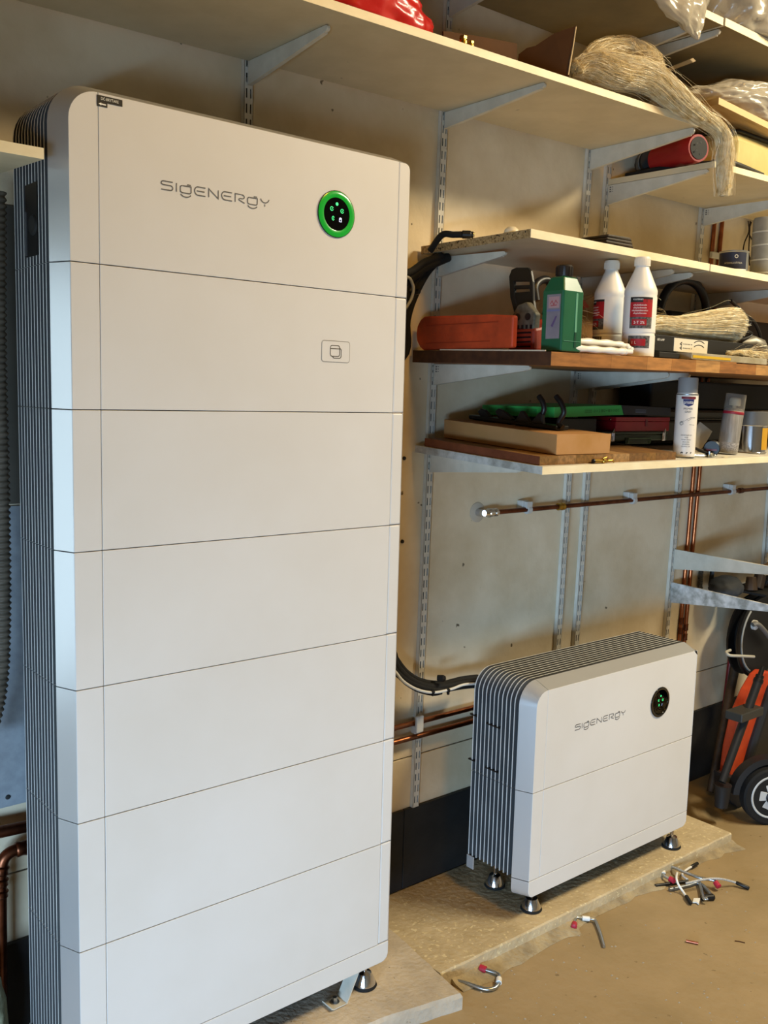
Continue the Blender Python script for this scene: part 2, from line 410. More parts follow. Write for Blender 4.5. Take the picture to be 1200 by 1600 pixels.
MH = 0.27
def energy_unit(name, label, x0, y0, zb, nmod, W, so, si, toph, small):
    x1 = x0+W; dp = 0.235; co = 0.02
    root = thing(name, label, 'battery' if not small else 'inverter', (x0+W/2, y0+0.12, 0.0452))
    g = 0.0009
    fin_ys = [y0+0.066+0.0163*k for k in range(11)]
    # base
    zbb = zb-0.053
    base = obj('base_frame', MB().box((x0+0.05, y0+0.03, zbb+0.012), (x1-0.05, y0+dp-0.03, zb-g)), COREM, root)
    rb = 0.022
    pl = [(x0, zb-g)]+[(x0, zbb+rb)]+arc(x0+rb, zbb+rb, rb, 180, 270, 5)[1:]+arc(x1-rb, zbb+rb, rb, 270, 360, 5)+[(x1, zb-g)]
    obj('front_panel', MB().prism([(a, y0, c) for a, c in pl], (0, 0.025, 0)), WHITEP, base, bevel=0.0015)
    for s in (0, 1):
        xa = x0 if not s else x1; sg = -1 if not s else 1
        path = [(0, zb-g), (0, zbb+rb)]+[(rb-rb*math.cos(math.radians(a)), zbb+rb-rb*math.sin(math.radians(a))) for a in range(15, 91, 15)]
        R = []
        for d, z in path:
            k = co*(1-d/rb*0.6)
            R.append([(xa-sg*d, y0+0.0005, z), (xa-sg*d+sg*k, y0+0.05, z-(0.004 if d > 0.001 else 0)), (xa-sg*d-sg*0.002, y0+0.05, z), (xa-sg*d-sg*0.002, y0+0.004, z)])
        obj('side_trim', MB().loft(R), SILVER, base, smooth=30)
        # rear corner shell of the base
        obj('rear_corner', MB().box((xa+sg*co-0.002, y0+dp-0.03, zbb+0.012), (xa+sg*co+0.002, y0+dp, zb-g)), SILVER, base, bevel=0.0015)
    def front(mod, z0, z1, xr):
        obj('end_panel', MB().box((x0+0.0002, y0, z0), (x0+so-g*.7, y0+0.025, z1)), WHITEP, mod, bevel=0.0009)
        obj('front_panel', MB().box((x0+so+g*.7, y0, z0), (xr-g*.5, y0+0.025, z1)), WHITEP, mod, bevel=0.0009)
        obj('end_panel', MB().box((xr+g*.5, y0, z0), (x1-0.0002, y0+0.025, z1)), WHITEP, mod, bevel=0.0035)
    xr = x0+si
    for k in range(nmod):
        z0 = zb+k*MH+g; z1 = zb+(k+1)*MH-g
        mod = obj('battery_module', MB().box((x0+0.003, y0+0.0255, z0), (x1-0.003, y0+dp-0.004, z1)), COREM, root)
        front(mod, z0, z1, xr)
        for sg, xa in ((-1, x0), (1, x1)):
            q = [(xa, y0+0.0005), (xa+sg*co, y0+0.05), (xa+sg*(co-0.003), y0+0.053), (xa-sg*0.002, y0+0.053), (xa-sg*0.002, y0+0.0008)]
            obj('side_trim', MB().prism([(a, b, z0) for a, b in q], (0, 0, z1-z0)), SILVER, mod, bevel=0.0006)
        if small:
            for y in fin_ys:
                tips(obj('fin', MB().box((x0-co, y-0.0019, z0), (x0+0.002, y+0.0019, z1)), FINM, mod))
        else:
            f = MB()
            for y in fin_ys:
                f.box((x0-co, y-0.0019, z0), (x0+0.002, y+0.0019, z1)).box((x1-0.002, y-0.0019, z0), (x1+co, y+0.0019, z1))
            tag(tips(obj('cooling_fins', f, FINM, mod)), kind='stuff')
            if k <= 4:
                obj('seal_strip', MB().box((x0-co+0.006, y0+0.0532, z0), (x0-0.006, y0+0.0575, z1 if k < 4 else z0+0.16)), SEAL, mod)
    # inverter on top
    z0 = zb+nmod*MH+g; z1 = zb+nmod*MH+toph; rl, rr = min(0.055, so-0.0008), 0.016
    def ol(off, n=8): return outline(x0, x1, z0, z1, rl, rr, off, n)
    core = ol(-0.003)
    inv = obj('inverter_module', MB().prism([(a, y0+0.0255, c) for a, c in core], (0, dp-0.03, 0)), COREM, root, smooth=30)
    lp = [(x0+0.0002, z0), (x0+so-g*.7, z0), (x0+so-g*.7, z1)]+arc(x0+rl, z1-rl, rl, 90, 180, 10)
    obj('end_panel', MB().prism([(a, y0, c) for a, c in lp], (0, 0.025, 0)), WHITEP, inv, bevel=0.0009)
    obj('front_panel', MB().box((x0+so+g*.7, y0, z0), (xr-g*.5, y0+0.025, z1)), WHITEP, inv, bevel=0.0009)
    rp = [(xr+g*.5, z0), (x1, z0)]+arc(x1-rr, z1-rr, rr, 0, 90, 6)+[(xr+g*.5, z1)]
    obj('end_panel', MB().prism([(a, y0, c) for a, c in rp], (0, 0.025, 0)), WHITEP, inv, bevel=0.0025)
    def trim(nm, a, b):
        o0 = ol(0.0)[a:b]; o1 = ol(co)[a:b]; o2 = ol(co-0.003)[a:b]; o3 = ol(-0.002)[a:b]
        R = [[(p[0], y0+0.0005, p[1]), (q[0], y0+0.05, q[1]), (r[0], y0+0.053, r[1]), (s[0], y0+0.053, s[1]), (s[0], y0+0.001, s[1])] for p, q, r, s in zip(o0, o1, o2, o3)]
        obj(nm, MB().loft(R), SILVER, inv, smooth=30)
    trim('corner_trim', 0, 10); 
    # the top length starts a hair after the corner piece
    oo = ol(0.0); sv = oo[9]
    o0 = [(sv[0]+0.0016, sv[1])]+ol(0.0)[10:]; o1 = [(ol(co)[9][0]+0.0016, ol(co)[9][1])]+ol(co)[10:]
    o2 = [(ol(co-.003)[9][0]+0.0016, ol(co-.003)[9][1])]+ol(co-.003)[10:]; o3 = [(ol(-.002)[9][0]+0.0016, ol(-.002)[9][1])]+ol(-.002)[10:]
    R = [[(p[0], y0+0.0005, p[1]), (q[0], y0+0.05, q[1]), (r[0], y0+0.053, r[1]), (s[0], y0+0.053, s[1]), (s[0], y0+0.001, s[1])] for p, q, r, s in zip(o0, o1, o2, o3)]
    obj('top_trim', MB().loft(R), SILVER, inv, smooth=30)
    P0, P1 = ol(-0.005), ol(co)
    def fin(mb, y):
        R = [[(p[0], y-0.0019, p[1]), (q[0], y-0.0019, q[1]), (q[0], y+0.0019, q[1]), (p[0], y+0.0019, p[1])] for p, q in zip(P0, P1)]
        mb.loft(R)
    if small:
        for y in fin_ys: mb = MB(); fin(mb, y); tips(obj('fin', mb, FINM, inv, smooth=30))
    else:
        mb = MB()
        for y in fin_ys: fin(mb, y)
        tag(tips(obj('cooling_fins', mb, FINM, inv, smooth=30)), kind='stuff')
    return root

tower = energy_unit('battery_tower', 'tall white seven-module battery tower with green-ringed status light', 0.0, 0.0, 0.177, 6, 0.814, 0.056, 0.780, 0.306, False)
display(tower, 0.601, 1.961, 0.0, True)
logo(tower, 0.181, 1.951, 0.0, 0.246, 0.0165)
# touch pad with cell emblem on the first module below the inverter
def rrect(x0, x1, z0, z1, r, n=4):
    return arc(x1-r, z1-r, r, 0, 90, n)+arc(x0+r, z1-r, r, 90, 180, n)+arc(x0+r, z0+r, r, 180, 270, n)+arc(x1-r, z0+r, r, 270, 360, n)
tp = obj('cover_plate', MB().prism([(a, -0.0008, c) for a, c in rrect(0.5695, 0.646, 1.640, 1.685, 0.006)], (0, 0.0007, 0)), WHITEP, tower)
q = rrect(0.5685, 0.647, 1.639, 1.686, 0.0065); q.append(q[0])
obj('plate_gap', strokes(MB(), [q], (0, 0, 0), (1, 0, 0), (0, 0, 1), 1, 0.0012, (0, -1, 0), 0.0004), mat('thin_gap', '#8d8a82', 0.8), tp)
e1 = rrect(0.592, 0.618, 1.652, 1.676, 0.005); e1.append(e1[0])
em = strokes(MB(), [e1, [(0.592, 1.669), (0.618, 1.669)], [(0.598, 1.6515), (0.602, 1.648), (0.619, 1.648), (0.6225, 1.652), (0.6225, 1.667), (0.619, 1.6705)]], (0, 0, 0), (1, 0, 0), (0, 0, 1), 1, 0.0019, (0, -1, 0), 0.0012)
obj('emblem', em, mat('emblem_print', '#5a5347', 0.5), tp)
# black sticker
st = obj('warning_sticker', MB().prism([(0.0535, -0.0009, 2.0790), (0.0735, -0.0009, 2.0790), (0.0735, -0.0009, 2.0868), (0.103, -0.0009, 2.0868), (0.103, -0.0009, 2.0985), (0.0535, -0.0009, 2.0985)], (0, 0.0007, 0)), BLACKPR, tower)
text_obj('lettering', 'DC-BRYTARE', (0.061, -0.0012, 2.0905), (1, 0, 0), (0, 0, 1), 0.0052, WHITEPR, st, width=0.034)
obj('arrow', MB().face([(0.0565, -0.0014, 2.0832), (0.0615, -0.0014, 2.0805), (0.0615, -0.0014, 2.0820), (0.0705, -0.0014, 2.0820), (0.0705, -0.0014, 2.0844), (0.0615, -0.0014, 2.0844), (0.0615, -0.0014, 2.0859)]), WHITEPR, st)
# switch recess in the left side fins
rc = obj('switch_recess', MB().box((-0.0208, 0.104, 1.815), (0.0, 0.168, 1.950)), BLK, tower)
obj('rotary_switch', MB().cyl((-0.021, 0.125, 1.872), (-0.0245, 0.125, 1.872), 0.020, 0.017, 20), BLKM, rc, smooth=40)
obj('recess_edge', MB().box((-0.0235, 0.160, 1.818), (-0.0205, 0.164, 1.900)), FINM, rc)
for x, y in ((0.09, 0.035), (0.09, 0.2), (0.775, 0.045), (0.775, 0.2)): levelling_foot(tower, x, y, 0.128)
# Z-shaped floor anchor at the right foot
zt = [(0.806, 0.1245), (0.775, 0.1205), (0.727, 0.1205), (0.690, 0.049), (0.650, 0.049), (0.642, 0.053)]
za = obj('anchor_bracket', MB().grid(lambda u, v: (lambda i, f: (zt[i][0]+(zt[i+1][0]-zt[i][0])*f, 0.008+0.04*v, zt[i][1]+(zt[i+1][1]-zt[i][1])*f))(min(int(u*5), 4), u*5-min(int(u*5), 4)), 11, 2), BRK, tower, solid=0.003)
obj('anchor_bolt', MB().cyl((0.668, 0.03, 0.050), (0.668, 0.03, 0.064), 0.006, None, 6).cyl((0.668, 0.03, 0.0505), (0.668, 0.03, 0.0525), 0.012, None, 16), ZINC, za)

unit = energy_unit('inverter_unit', 'small white two-module inverter unit with dark round display on the plinth', 1.344, -0.0064, 0.167, 1, 0.814, 0.047, 0.812, 0.300, True)
display(unit, 1.953, 0.595, -0.0064, False)
logo(unit, 1.521, 0.5895, -0.0064, 0.247, 0.0165)
for x, y in ((1.344+0.062, 0.032), (1.344+0.074, 0.195), (2.105, 0.012), (2.09, 0.195)): levelling_foot(unit, x, y, 0.120)
for (a, b, z) in ((0.112, 0.170, 0.602), (0.112, 0.166, 0.466), (0.208, 0.238, 0.612), (0.212, 0.238, 0.470)):
    obj('cover_seam', MB().box((1.3225, a, z-0.002), (1.330, b, z+0.002)), BLK, unit)
mb = MB(); random.seed(3)
for k in (7, 8, 9, 10):
    y = -0.0064+0.066+0.0163*(k-0.5)
    for i in range(9):
        z = 0.20+i*0.055+random.random()*0.02
        mb.box((1.3395, y-0.0045, z), (1.3412, y+0.0045, z+0.012+0.02*random.random()))
tag(obj('vent_openings', mb, BLK, unit), kind='stuff')

# ------------------------------------------------------------------ wall rails, brackets, shelves
def rail(label, xb, zb, xt, zt):
    """twin-slot rail, slightly leaning as the photo shows: real slots between bridges"""
    root = thing('slotted_rail', label, 'shelf rail', (xb, YW, zb), 'white twin-slot rails on the back wall')
    def X(z): return xb+(xt-xb)*(z-zb)/(zt-zb)
    yf = YW-0.015; hw = 0.0125; mb = MB()
    def strip(o0, o1, za, zc, ya=yf, yb=yf+0.0012):
        mb.hexa([(X(za)+o0, ya, za), (X(za)+o1, ya, za), (X(za)+o1, yb, za), (X(za)+o0, yb, za), (X(zc)+o0, ya, zc), (X(zc)+o1, ya, zc), (X(zc)+o1, yb, zc), (X(zc)+o0, yb, zc)])
    sw = 0.0042; c = 0.0058
    for a, b in ((-hw, -c-sw/2), (-c+sw/2, c-sw/2), (c+sw/2, hw)): strip(a, b, zb, zt)
    z = zb
    while z < zt-0.02:
        for s in (-c, c): strip(s-sw/2, s+sw/2, z, min(z+0.0135, zt))
        z += 0.0357
    face = obj('slotted_face', mb, UPR, root)
    mb = MB()
    strip(-hw, -hw+0.0012, zb, zt, yf, YW-0.0008); strip(hw-0.0012, hw, zb, zt, yf, YW-0.0008)
    obj('flange', mb, UPR, root)
    mb = MB()
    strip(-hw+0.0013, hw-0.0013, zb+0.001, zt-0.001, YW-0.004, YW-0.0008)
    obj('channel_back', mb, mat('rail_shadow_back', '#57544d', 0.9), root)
    return root
RAILS = {'U1': (0.585, 0.30, 0.592, 2.95), 'U2': (1.214, 0.303, 1.252, 3.0), 'U3': (1.853, 0.35, 1.916, 3.0), 'U4': (1.952, 0.35, 2.020, 3.0), 'U5': (2.507, 0.40, 2.606, 2.9), 'U6': (3.235, 0.5, 3.235, 2.9)}
RL = {'U1': 'white slotted wall rail showing above the battery tower', 'U2': 'long white slotted wall rail just right of the battery tower', 'U3': 'left one of two close white slotted rails behind the small inverter unit',
      'U4': 'right one of two close white slotted rails behind the small inverter unit', 'U5': 'white slotted wall rail beside the vertical copper pipes', 'U6': 'white slotted wall rail at the right edge by dark downpipes'}
for k, (a, b, c, d) in RAILS.items(): rail(RL[k], a, b, c, d)
def railx(k, z):
    a, b, c, d = RAILS[k]; return a+(c-a)*(z-b)/(d-b)
def bracket(label, k, z, tip_y=-0.03, tip_z=None, h=0.058, ht=0.014, m=None, dx=0.0, label_mark=False):
    x = railx(k, z)+dx; tz = z if tip_z is None else tip_z
    root = thing('shelf_bracket', label, 'shelf bracket', (x, YW-0.016, z-h))
    y0 = YW-0.0165; t = 0.0045
    poly = [(y0, z), (tip_y+0.006, tz), (tip_y+0.001, tz-0.003), (tip_y, tz-ht*0.55), (tip_y+0.004, tz-ht*0.9), (tip_y+0.012, tz-ht), (y0, z-h)]
    obj('bracket_arm', MB().prism([(x-t, a, b) for a, b in poly], (2*t, 0, 0)), m or BRK, root, bevel=0.0012)
    # folded lower lip
    lip = [(y0-0.002, z-h+0.001), (tip_y+0.012, tz-ht+0.001)]
    obj('lip', MB().hexa([(x-t-0.0012, lip[0][0], lip[0][1]-0.0025), (x+t+0.0012, lip[0][0], lip[0][1]-0.0025), (x+t+0.0012, lip[1][0], lip[1][1]-0.0025), (x-t-0.0012, lip[1][0], lip[1][1]-0.0025),
                          (x-t-0.0012, lip[0][0], lip[0][1]), (x+t+0.0012, lip[0][0], lip[0][1]), (x+t+0.0012, lip[1][0], lip[1][1]), (x-t-0.0012, lip[1][0], lip[1][1])]), m or BRK, root)
    mb = MB()
    for dz in (0.008, h-0.02): mb.box((x-0.002, y0-0.001, z-dz-0.010), (x+0.002, YW-0.006, z-dz))
    obj('hook_tab', mb, m or BRK, root)
    if label_mark:
        mb = MB()
        for i in range(3):
            mb.box((x-t-0.0004, y0-0.014, z-0.010-i*0.007), (x-t-0.0001, y0-0.008, z-0.006-i*0.007))
            mb.box((x-t-0.0004, y0-0.022, z-0.009-i*0.007), (x-t-0.0001, y0-0.017, z-0.007-i*0.007))
        obj('stamped_mark', mb, LOGOM, root)
    return root
def board(name, label, p_bl, p_br, p_fr, p_fl, t, m, edge=None, left=None, cat='shelf', core_bevel=0.0008):
    """shelf board from the four corners of its underside (back-left, back-right, front-right, front-left)"""
    q = [Vector(p) for p in (p_bl, p_br, p_fr, p_fl)]
    up = Vector((0, 0, t))
    c = sum(q, Vector())/4
    root = thing(name, label, cat, c)
    e = 0.0012
    def inset(p, dx, dy): return Vector((p.x+dx, p.y+dy, p.z))
    le = e if left else 0; fe = e if edge else 0
    bl, br, fr, fl = inset(q[0], le, 0), q[1], inset(q[2], 0, fe), inset(q[3], le, fe)
    obj('board', MB().hexa([fl, fr, br, bl, fl+up, fr+up, br+up, bl+up]), m, root, bevel=core_bevel if not edge else 0)
    if edge:
        a, b = Vector(q[3]), Vector(q[2])
        obj('front_edge', MB().hexa([a, b, b+Vector((0, fe, 0)), a+Vector((0, fe, 0)), a+up, b+up, b+Vector((0, fe, 0))+up, a+Vector((0, fe, 0))+up]), edge, root)
    if left:
        a, b = Vector(q[3])+Vector((0, fe, 0)), Vector(q[0])
        dx = Vector((le, 0, 0))
        obj('end_edge', MB().hexa([a, a+dx, b+dx, b, a+up, a+dx+up, b+dx+up, b+up]), left, root)
    return root
YB = YW-0.0165
def zA(x): return 2.352+0.0178*x
board('shelf_board', 'long white top shelf holding the red plastic bag and cardboard', (-1.2, YB, zA(-1.2)), (1.913, YB, zA(1.913)), (1.913, -0.045, zA(1.913)), (-1.2, -0.045, zA(-1.2)), 0.019, SHELFW, EDGEW, SHELFW)
board('shelf_board', 'highest white shelf near the ceiling, left of its butt joint', (0.3, YB, 2.684), (1.992, YB, 2.700), (1.992, -0.05, 2.693), (0.3, -0.05, 2.680), 0.0215, SHADEB, EDGEW, SHELFW)
board('shelf_board', 'highest white shelf near the ceiling, right of its butt joint', (2.004, YB, 2.700), (3.28, YB, 2.700), (3.28, -0.05, 2.697), (2.004, -0.05, 2.695), 0.0225, SHADEB, EDGEW, SHELFW)
board('shelf_board', 'bare wooden shelf under the big plastic bag', (1.996, YB, 2.470), (3.28, YB, 2.44), (3.28, -0.05, 2.40), (1.996, -0.05, 2.468), 0.0195, PINE, mat('pine_edge', '#d3b581', 0.6), mat('pine_end', '#a58148', 0.7, var='#8d6a38', vscale=40))
board('shelf_board', 'white shelf carrying the red torch and the cream canister', (1.998, YB, 2.289), (3.28, YB, 2.30), (3.28, -0.05, 2.31), (1.998, -0.05, 2.284), 0.0185, SHELFW, EDGEW, SHELFW)
board('shelf_board', 'white shelf with raw chipboard end above the chainsaw', (1.165, YB, 1.970), (2.014, YB, 1.975), (2.014, -0.045, 1.977), (1.188, -0.045, 1.978), 0.0215, SHELFW, EDGEW, CHIP)
board('shelf_board', 'white shelf right of a butt joint, under the blue paint can', (2.0155, YB, 1.975), (3.28, YB, 1.979), (3.28, -0.048, 1.979), (2.0155, -0.048, 1.9755), 0.0215, SHELFW, EDGEW, SHELFW)
board('shelf_board', 'lowest white shelf above the copper wall pipe', (1.165, YB, 1.4045), (3.27, YB, 1.405), (3.27, -0.14, 1.384), (1.165, -0.14, 1.378), 0.0205, mat('scuffed_white_shelf', '#c9c6bd', 0.55, var='#b0aca0', vscale=14), EDGEW, mat('scuffed_white_edge', '#b9b9b4', 0.5, var='#8d8c84', vscale=30))
# side shelf cut short beside the tower
board('shelf_board', 'short white shelf end butting against the tower fins at left', (-1.3, YB, 1.985), (-0.045, YB, 1.985), (-0.045, 0.0, 1.968), (-1.3, 0.0, 1.966), 0.019, SHELFW, EDGEW, None)
# butcher-block worktops: separate staves
def worktop(label, xl_f, xl_b, xr, zf, zb_, zfr, t, yf, seed, dark_left):
    random.seed(seed)
    root = thing('butcher_block', label, 'shelf', ((xl_f+xr)/2, 0.15, zf))
    n = 9; d = (YB-yf)/n
    for i in range(n):
        y0, y1 = yf+i*d, yf+(i+1)*d
        f0, f1 = i/n, (i+1)/n
        if i == 0:   # the front stave shows its finger-joined lengths
            xs = [xl_f]
            while xs[-1] < xr-0.2: xs.append(xs[-1]+0.075+random.random()*0.09)
            xs.append(xr)
        else: xs = [xl_f+(xl_b-xl_f)*(f0+f1)/2, xr]
        for a, b in zip(xs, xs[1:]):
            def zz(x, f): return (zf+(zfr-zf)*(x-xl_f)/(xr-xl_f))*(1-f)+zb_*f
            j = 0.0002*random.random()
            k = 0.00035
            P = [(a+k, y0+j, zz(a, f0)), (b-k, y0+j, zz(b, f0)), (b-k, y1, zz(b, f1)), (a+k, y1, zz(a, f1))]
            col = random.choice(['#a8713a', '#b57e45', '#96602e', '#bb8a50', '#a06a36'])
            mm = mat('stave_'+col[1:], col, 0.5, var='#%02x%02x%02x' % tuple(int(int(col[q:q+2], 16)*0.8) for q in (1, 3, 5)), vscale=30, stretch=(0.5, 3, 3))
            obj('stave', MB().hexa(P+[(p[0], p[1], p[2]+t) for p in P]), mm, root)
    if dark_left:
        P = [(xl_f-0.0012, yf, zf), (xl_f-0.0002, yf, zf), (xl_b-0.0002, YB, zb_), (xl_b-0.0012, YB, zb_)]
        tag(obj('end_edge', MB().hexa(P+[(p[0], p[1], p[2]+t) for p in P]), DARKW, root), 'dark brown sawn end')
    return root
worktop('brown butcher-block shelf with the green bottle and chainsaw', 1.149, 1.146, 2.004, 1.652, 1.664, 1.6605, 0.034, -0.165, 11, True)
worktop('brown butcher-block shelf continuing right of the joint beside the flax', 2.010, 2.010, 3.27, 1.6605, 1.666, 1.663, 0.031, -0.160, 12, False)
zt = 1.97
BR = [
 ('white bracket under the long top shelf, above the tower', 'U1', 2.3615, 0.024, None, 0.055, 0.014),
 ('white bracket under the long top shelf at its middle', 'U2', 2.3735, -0.024, None, 0.045, 0.013),
 ('white bracket under the right end of the long top shelf', 'U3', 2.3855, -0.035, None, 0.062, 0.02),
 ('white bracket under the highest shelf, above the red bag', 'U2', 2.692, -0.03, 2.685, 0.06, 0.016),
 ('white bracket under the highest shelf, behind the fibre lump', 'U3', 2.6985, -0.03, 2.692, 0.062, 0.016),
 ('white bracket under the highest shelf, beside the plastic bag', 'U4', 2.6995, -0.03, 2.694, 0.05, 0.016),
 ('white bracket under the left end of the torch shelf', 'U4', 2.288, -0.028, 2.2835, 0.063, 0.012),
 ('white bracket under the torch shelf by the wall pipes', 'U5', 2.2925, -0.03, 2.289, 0.062, 0.016),
 ('white bracket under the chipboard-ended shelf', 'U2', 1.9695, 0.085, 1.962, 0.055, 0.012),
 ('left of two brackets under the shelf above the white bottles', 'U3', 1.9735, -0.0, 1.974, 0.06, 0.016),
 ('right of two brackets under the shelf above the white bottles', 'U4', 1.974, -0.0, 1.974, 0.06, 0.016),
 ('white bracket above the flax on the worktop', 'U5', 1.9755, -0.03, 1.975, 0.06, 0.016),
 ('white bracket under the dark left end of the worktop', 'U2', 1.6625, -0.025, 1.656, 0.06, 0.012),
 ('left of two brackets under the worktop above the toolboxes', 'U3', 1.6635, -0.012, 1.660, 0.06, 0.016),
 ('right of two brackets under the worktop above the toolboxes', 'U4', 1.664, -0.02, 1.662, 0.06, 0.016),
 ('white bracket under the left end of the lowest shelf', 'U2', 1.4035, -0.014, 1.384, 0.058, 0.012),
 ('upper empty white bracket beside the vertical copper pipes', 'U5', 1.003, -0.075, 0.996, 0.077, 0.026),
 ('lower empty bracket with peeling paint beside the copper pipes', 'U5', 0.873, -0.075, 0.858, 0.079, 0.022),
 ('empty white bracket at the right edge by dark downpipes', 'U6', 1.005, -0.03, 1.0, 0.075, 0.022),
]
for i, b in enumerate(BR):
    bracket(*b, m=BRKWORN if 'peeling' in b[0] else None, label_mark=i in (6, 7, 12, 13))
# brackets whose ends stay behind the lowest shelf
bracket('white bracket of the side shelf left of the tower', 'U1', 1.983, 0.03, 1.968, 0.06, 0.016, dx=-0.80)

# ------------------------------------------------------------------ generators for soft things
def blob(c, r, seed, amp=0.12, freq=3.0, sub=5, floor=None, ridge=True, shape=None):
    mb = MB(); bmesh.ops.create_icosphere(mb.bm, subdivisions=sub, radius=1.0)
    off = Vector((seed*7.3, seed*3.1, seed*1.7))
    for v in mb.bm.verts:
        d = v.co.normalized(); n = 0; a = 1.0; f = freq
        for k in range(4):
            q = noise.noise(d*f+off)
            n += a*((1-2*abs(q)) if ridge else q); a *= 0.5; f *= 2.1
        k = 1+amp*(n-0.6 if ridge else n)
        p = Vector((d.x*r[0]*k, d.y*r[1]*k, d.z*r[2]*k))
        if shape: p = shape(d, p)
        p = p+Vector(c)
        if floor is not None and p.z < floor: p.z = floor+0.0006*noise.noise(d*9)+0.0008
        v.co = p
    return mb
def strands(path, radii, n, seed, width=0.0008, segs=10, frizz=0.25, twist=0.6, fly=0.04, cut=False, floor=None, squash=1.0, flylen=1.2):
    """loose fibre bundle: thin ribbons that follow a path"""
    rnd = random.Random(seed); P = spline(path, 6); m = len(P)
    def at(t):
        x = min(max(t, 0), 1)*(m-1); i = min(int(x), m-2); return P[i].lerp(P[i+1], x-i)
    def rad(t):
        x = min(max(t, 0), 1)*(len(radii)-1); i = min(int(x), len(radii)-2); return radii[i]+(radii[i+1]-radii[i])*(x-i)
    mb = MB()
    for k in range(n):
        t0 = 0 if cut and rnd.random() < 0.6 else rnd.random()*0.7
        t1 = min(1.0, t0+0.25+0.5*rnd.random()) if not cut else 1.0-0.02*rnd.random()
        a = rnd.random()*2*PI; rr = math.sqrt(rnd.random())*(1.0 if rnd.random() > fly else 1.0+0.9*rnd.random())
        ph = rnd.random()*10; L = []; flyer = rr > 1.0
        for s in range(segs+1):
            f = s/segs; t = t0+(t1-t0)*f
            c = at(t); tan = (at(t+0.02)-at(t-0.02)).normalized()
            u = tan.cross(Vector((0.3, 0.2, 1))).normalized() if abs(tan.z) < 0.9 else tan.cross(Vector((1, 0, 0))).normalized()
            w_ = tan.cross(u)
            an = a+twist*t*4+frizz*math.sin(ph+f*7)
            q = rr*rad(t)*(1+frizz*0.5*math.sin(ph*2+f*11))
            if flyer: q *= 0.6+flylen*f
            p = c+u*(math.cos(an)*q)+w_*(math.sin(an)*q*squash)
            if floor is not None: p.z = max(p.z, floor+0.001+0.003*rr)
            L.append(p)
        s_ = Vector((rnd.uniform(-1, 1), rnd.uniform(-1, 1), rnd.uniform(-1, 1))).normalized()
        for p, q in zip(L, L[1:]):
            d = (q-p).cross(s_)
            if d.length < 1e-7: continue
            d = d.normalized()*width*0.5
            mb.bm.faces.new([mb.bm.verts.new(x) for x in (p-d, p+d, q+d, q-d)])
    return mb
def core_tube(path, radii, floor=None, squash=1.0):
    P = spline(path, 6); m = len(P); R = []
    for i in range(m):
        x = i/(m-1)*(len(radii)-1); j = min(int(x), len(radii)-2); R.append((radii[j]+(radii[j+1]-radii[j])*(x-j))*0.8)
    mb = MB().tube(P, R, 14, flat=squash)
    for v in mb.bm.verts:
        v.co += 0.25*v.co.length*0.02*Vector((noise.noise(v.co*38), noise.noise(v.co*38+Vector((9, 0, 0))), noise.noise(v.co*38+Vector((0, 9, 0)))))
        if floor is not None and v.co.z < floor: v.co.z = floor+0.0008
    return mb
def fibre_hank(label, path, radii, n, seed, floor=None, group=None, **k):
    p0 = Vector(path[0]); root = thing('fibre_hank', label, 'fibre bundle', (p0.x, p0.y, floor if floor else p0.z), group)
    sq = k.get('squash', 1.0)
    obj('fibre_core', core_tube(path, radii, floor, sq), FLAXC, root, smooth=180)
    tag(obj('strands', strands(path, radii, n, seed, floor=floor, **k), FLAX, root), kind='stuff')
    return root
def cyl_patch(c, r, a0, a1, z0, z1, n=12):
    return MB().grid(lambda u, v: (c[0]+r*math.cos(a0+(a1-a0)*u), c[1]+r*math.sin(a0+(a1-a0)*u), z0+(z1-z0)*v), n, 2)
def cyl_text(name, body, c, r, amid, z, height, m, parent, width):
    """lettering bent round an upright cylinder, centred on the angle amid"""
    o = text_obj(name, body, (0, 0, 0), (1, 0, 0), (0, 1, 0), height, m, None, width=width, depth=0.0)
    off = Vector(o.location); pw = wloc(parent)
    for v in o.data.vertices:
        q = v.co+off
        th = amid+(q.x-width/2)/r
        v.co = Vector((c[0]+r*math.cos(th), c[1]+r*math.sin(th), z+q.y))-pw
    o.location = (0, 0, 0); o.parent = parent
    return o
def view_angle(c): return math.atan2(CAM.y-c[1], CAM.x-c[0])
FLAX = mat('flax_strand', '#f2e8ca', 0.33, var='#d8c390', vscale=60, spec=0.8)
FLAXC = mat('flax_core', '#cdb684', 0.6, var='#b0955e', vscale=120, bump=0.9, bscale=300, stretch=(0.4, 1, 1))
CARD = mat('brown_cardboard', '#a5794a', 0.85, var='#99703f', vscale=7, bump=0.05)
CARDSHADE = mat('shaded_cardboard', '#54371c', 0.9, var='#4a3018', vscale=9)  # cardboard brown darkened to hold the shade of the backlit flaps
REDBAG = mat('red_plastic_sheet', '#c01f1c', 0.25, spec=0.6, bump=0.15, bscale=25)
FOIL = mat('milky_plastic_sheet', '#bdb4a2', 0.22, trans=0.25, spec=0.7, bump=0.35, bscale=22)
ORANGE = mat('orange_plastic', '#c2441c', 0.5, var='#a8381a', vscale=14, bump=0.05)
ORSHADE = mat('dirty_orange_plastic', '#bf4520', 0.55, var='#8f3217', vscale=9)

def zE(y): return 1.3985+(y+0.14)*0.0545
def zD(x, y):
    f = (y+0.165)/0.5135; fr = 1.686+0.0085*(x-1.149)/0.855
    return fr*(1-f)+1.698*f

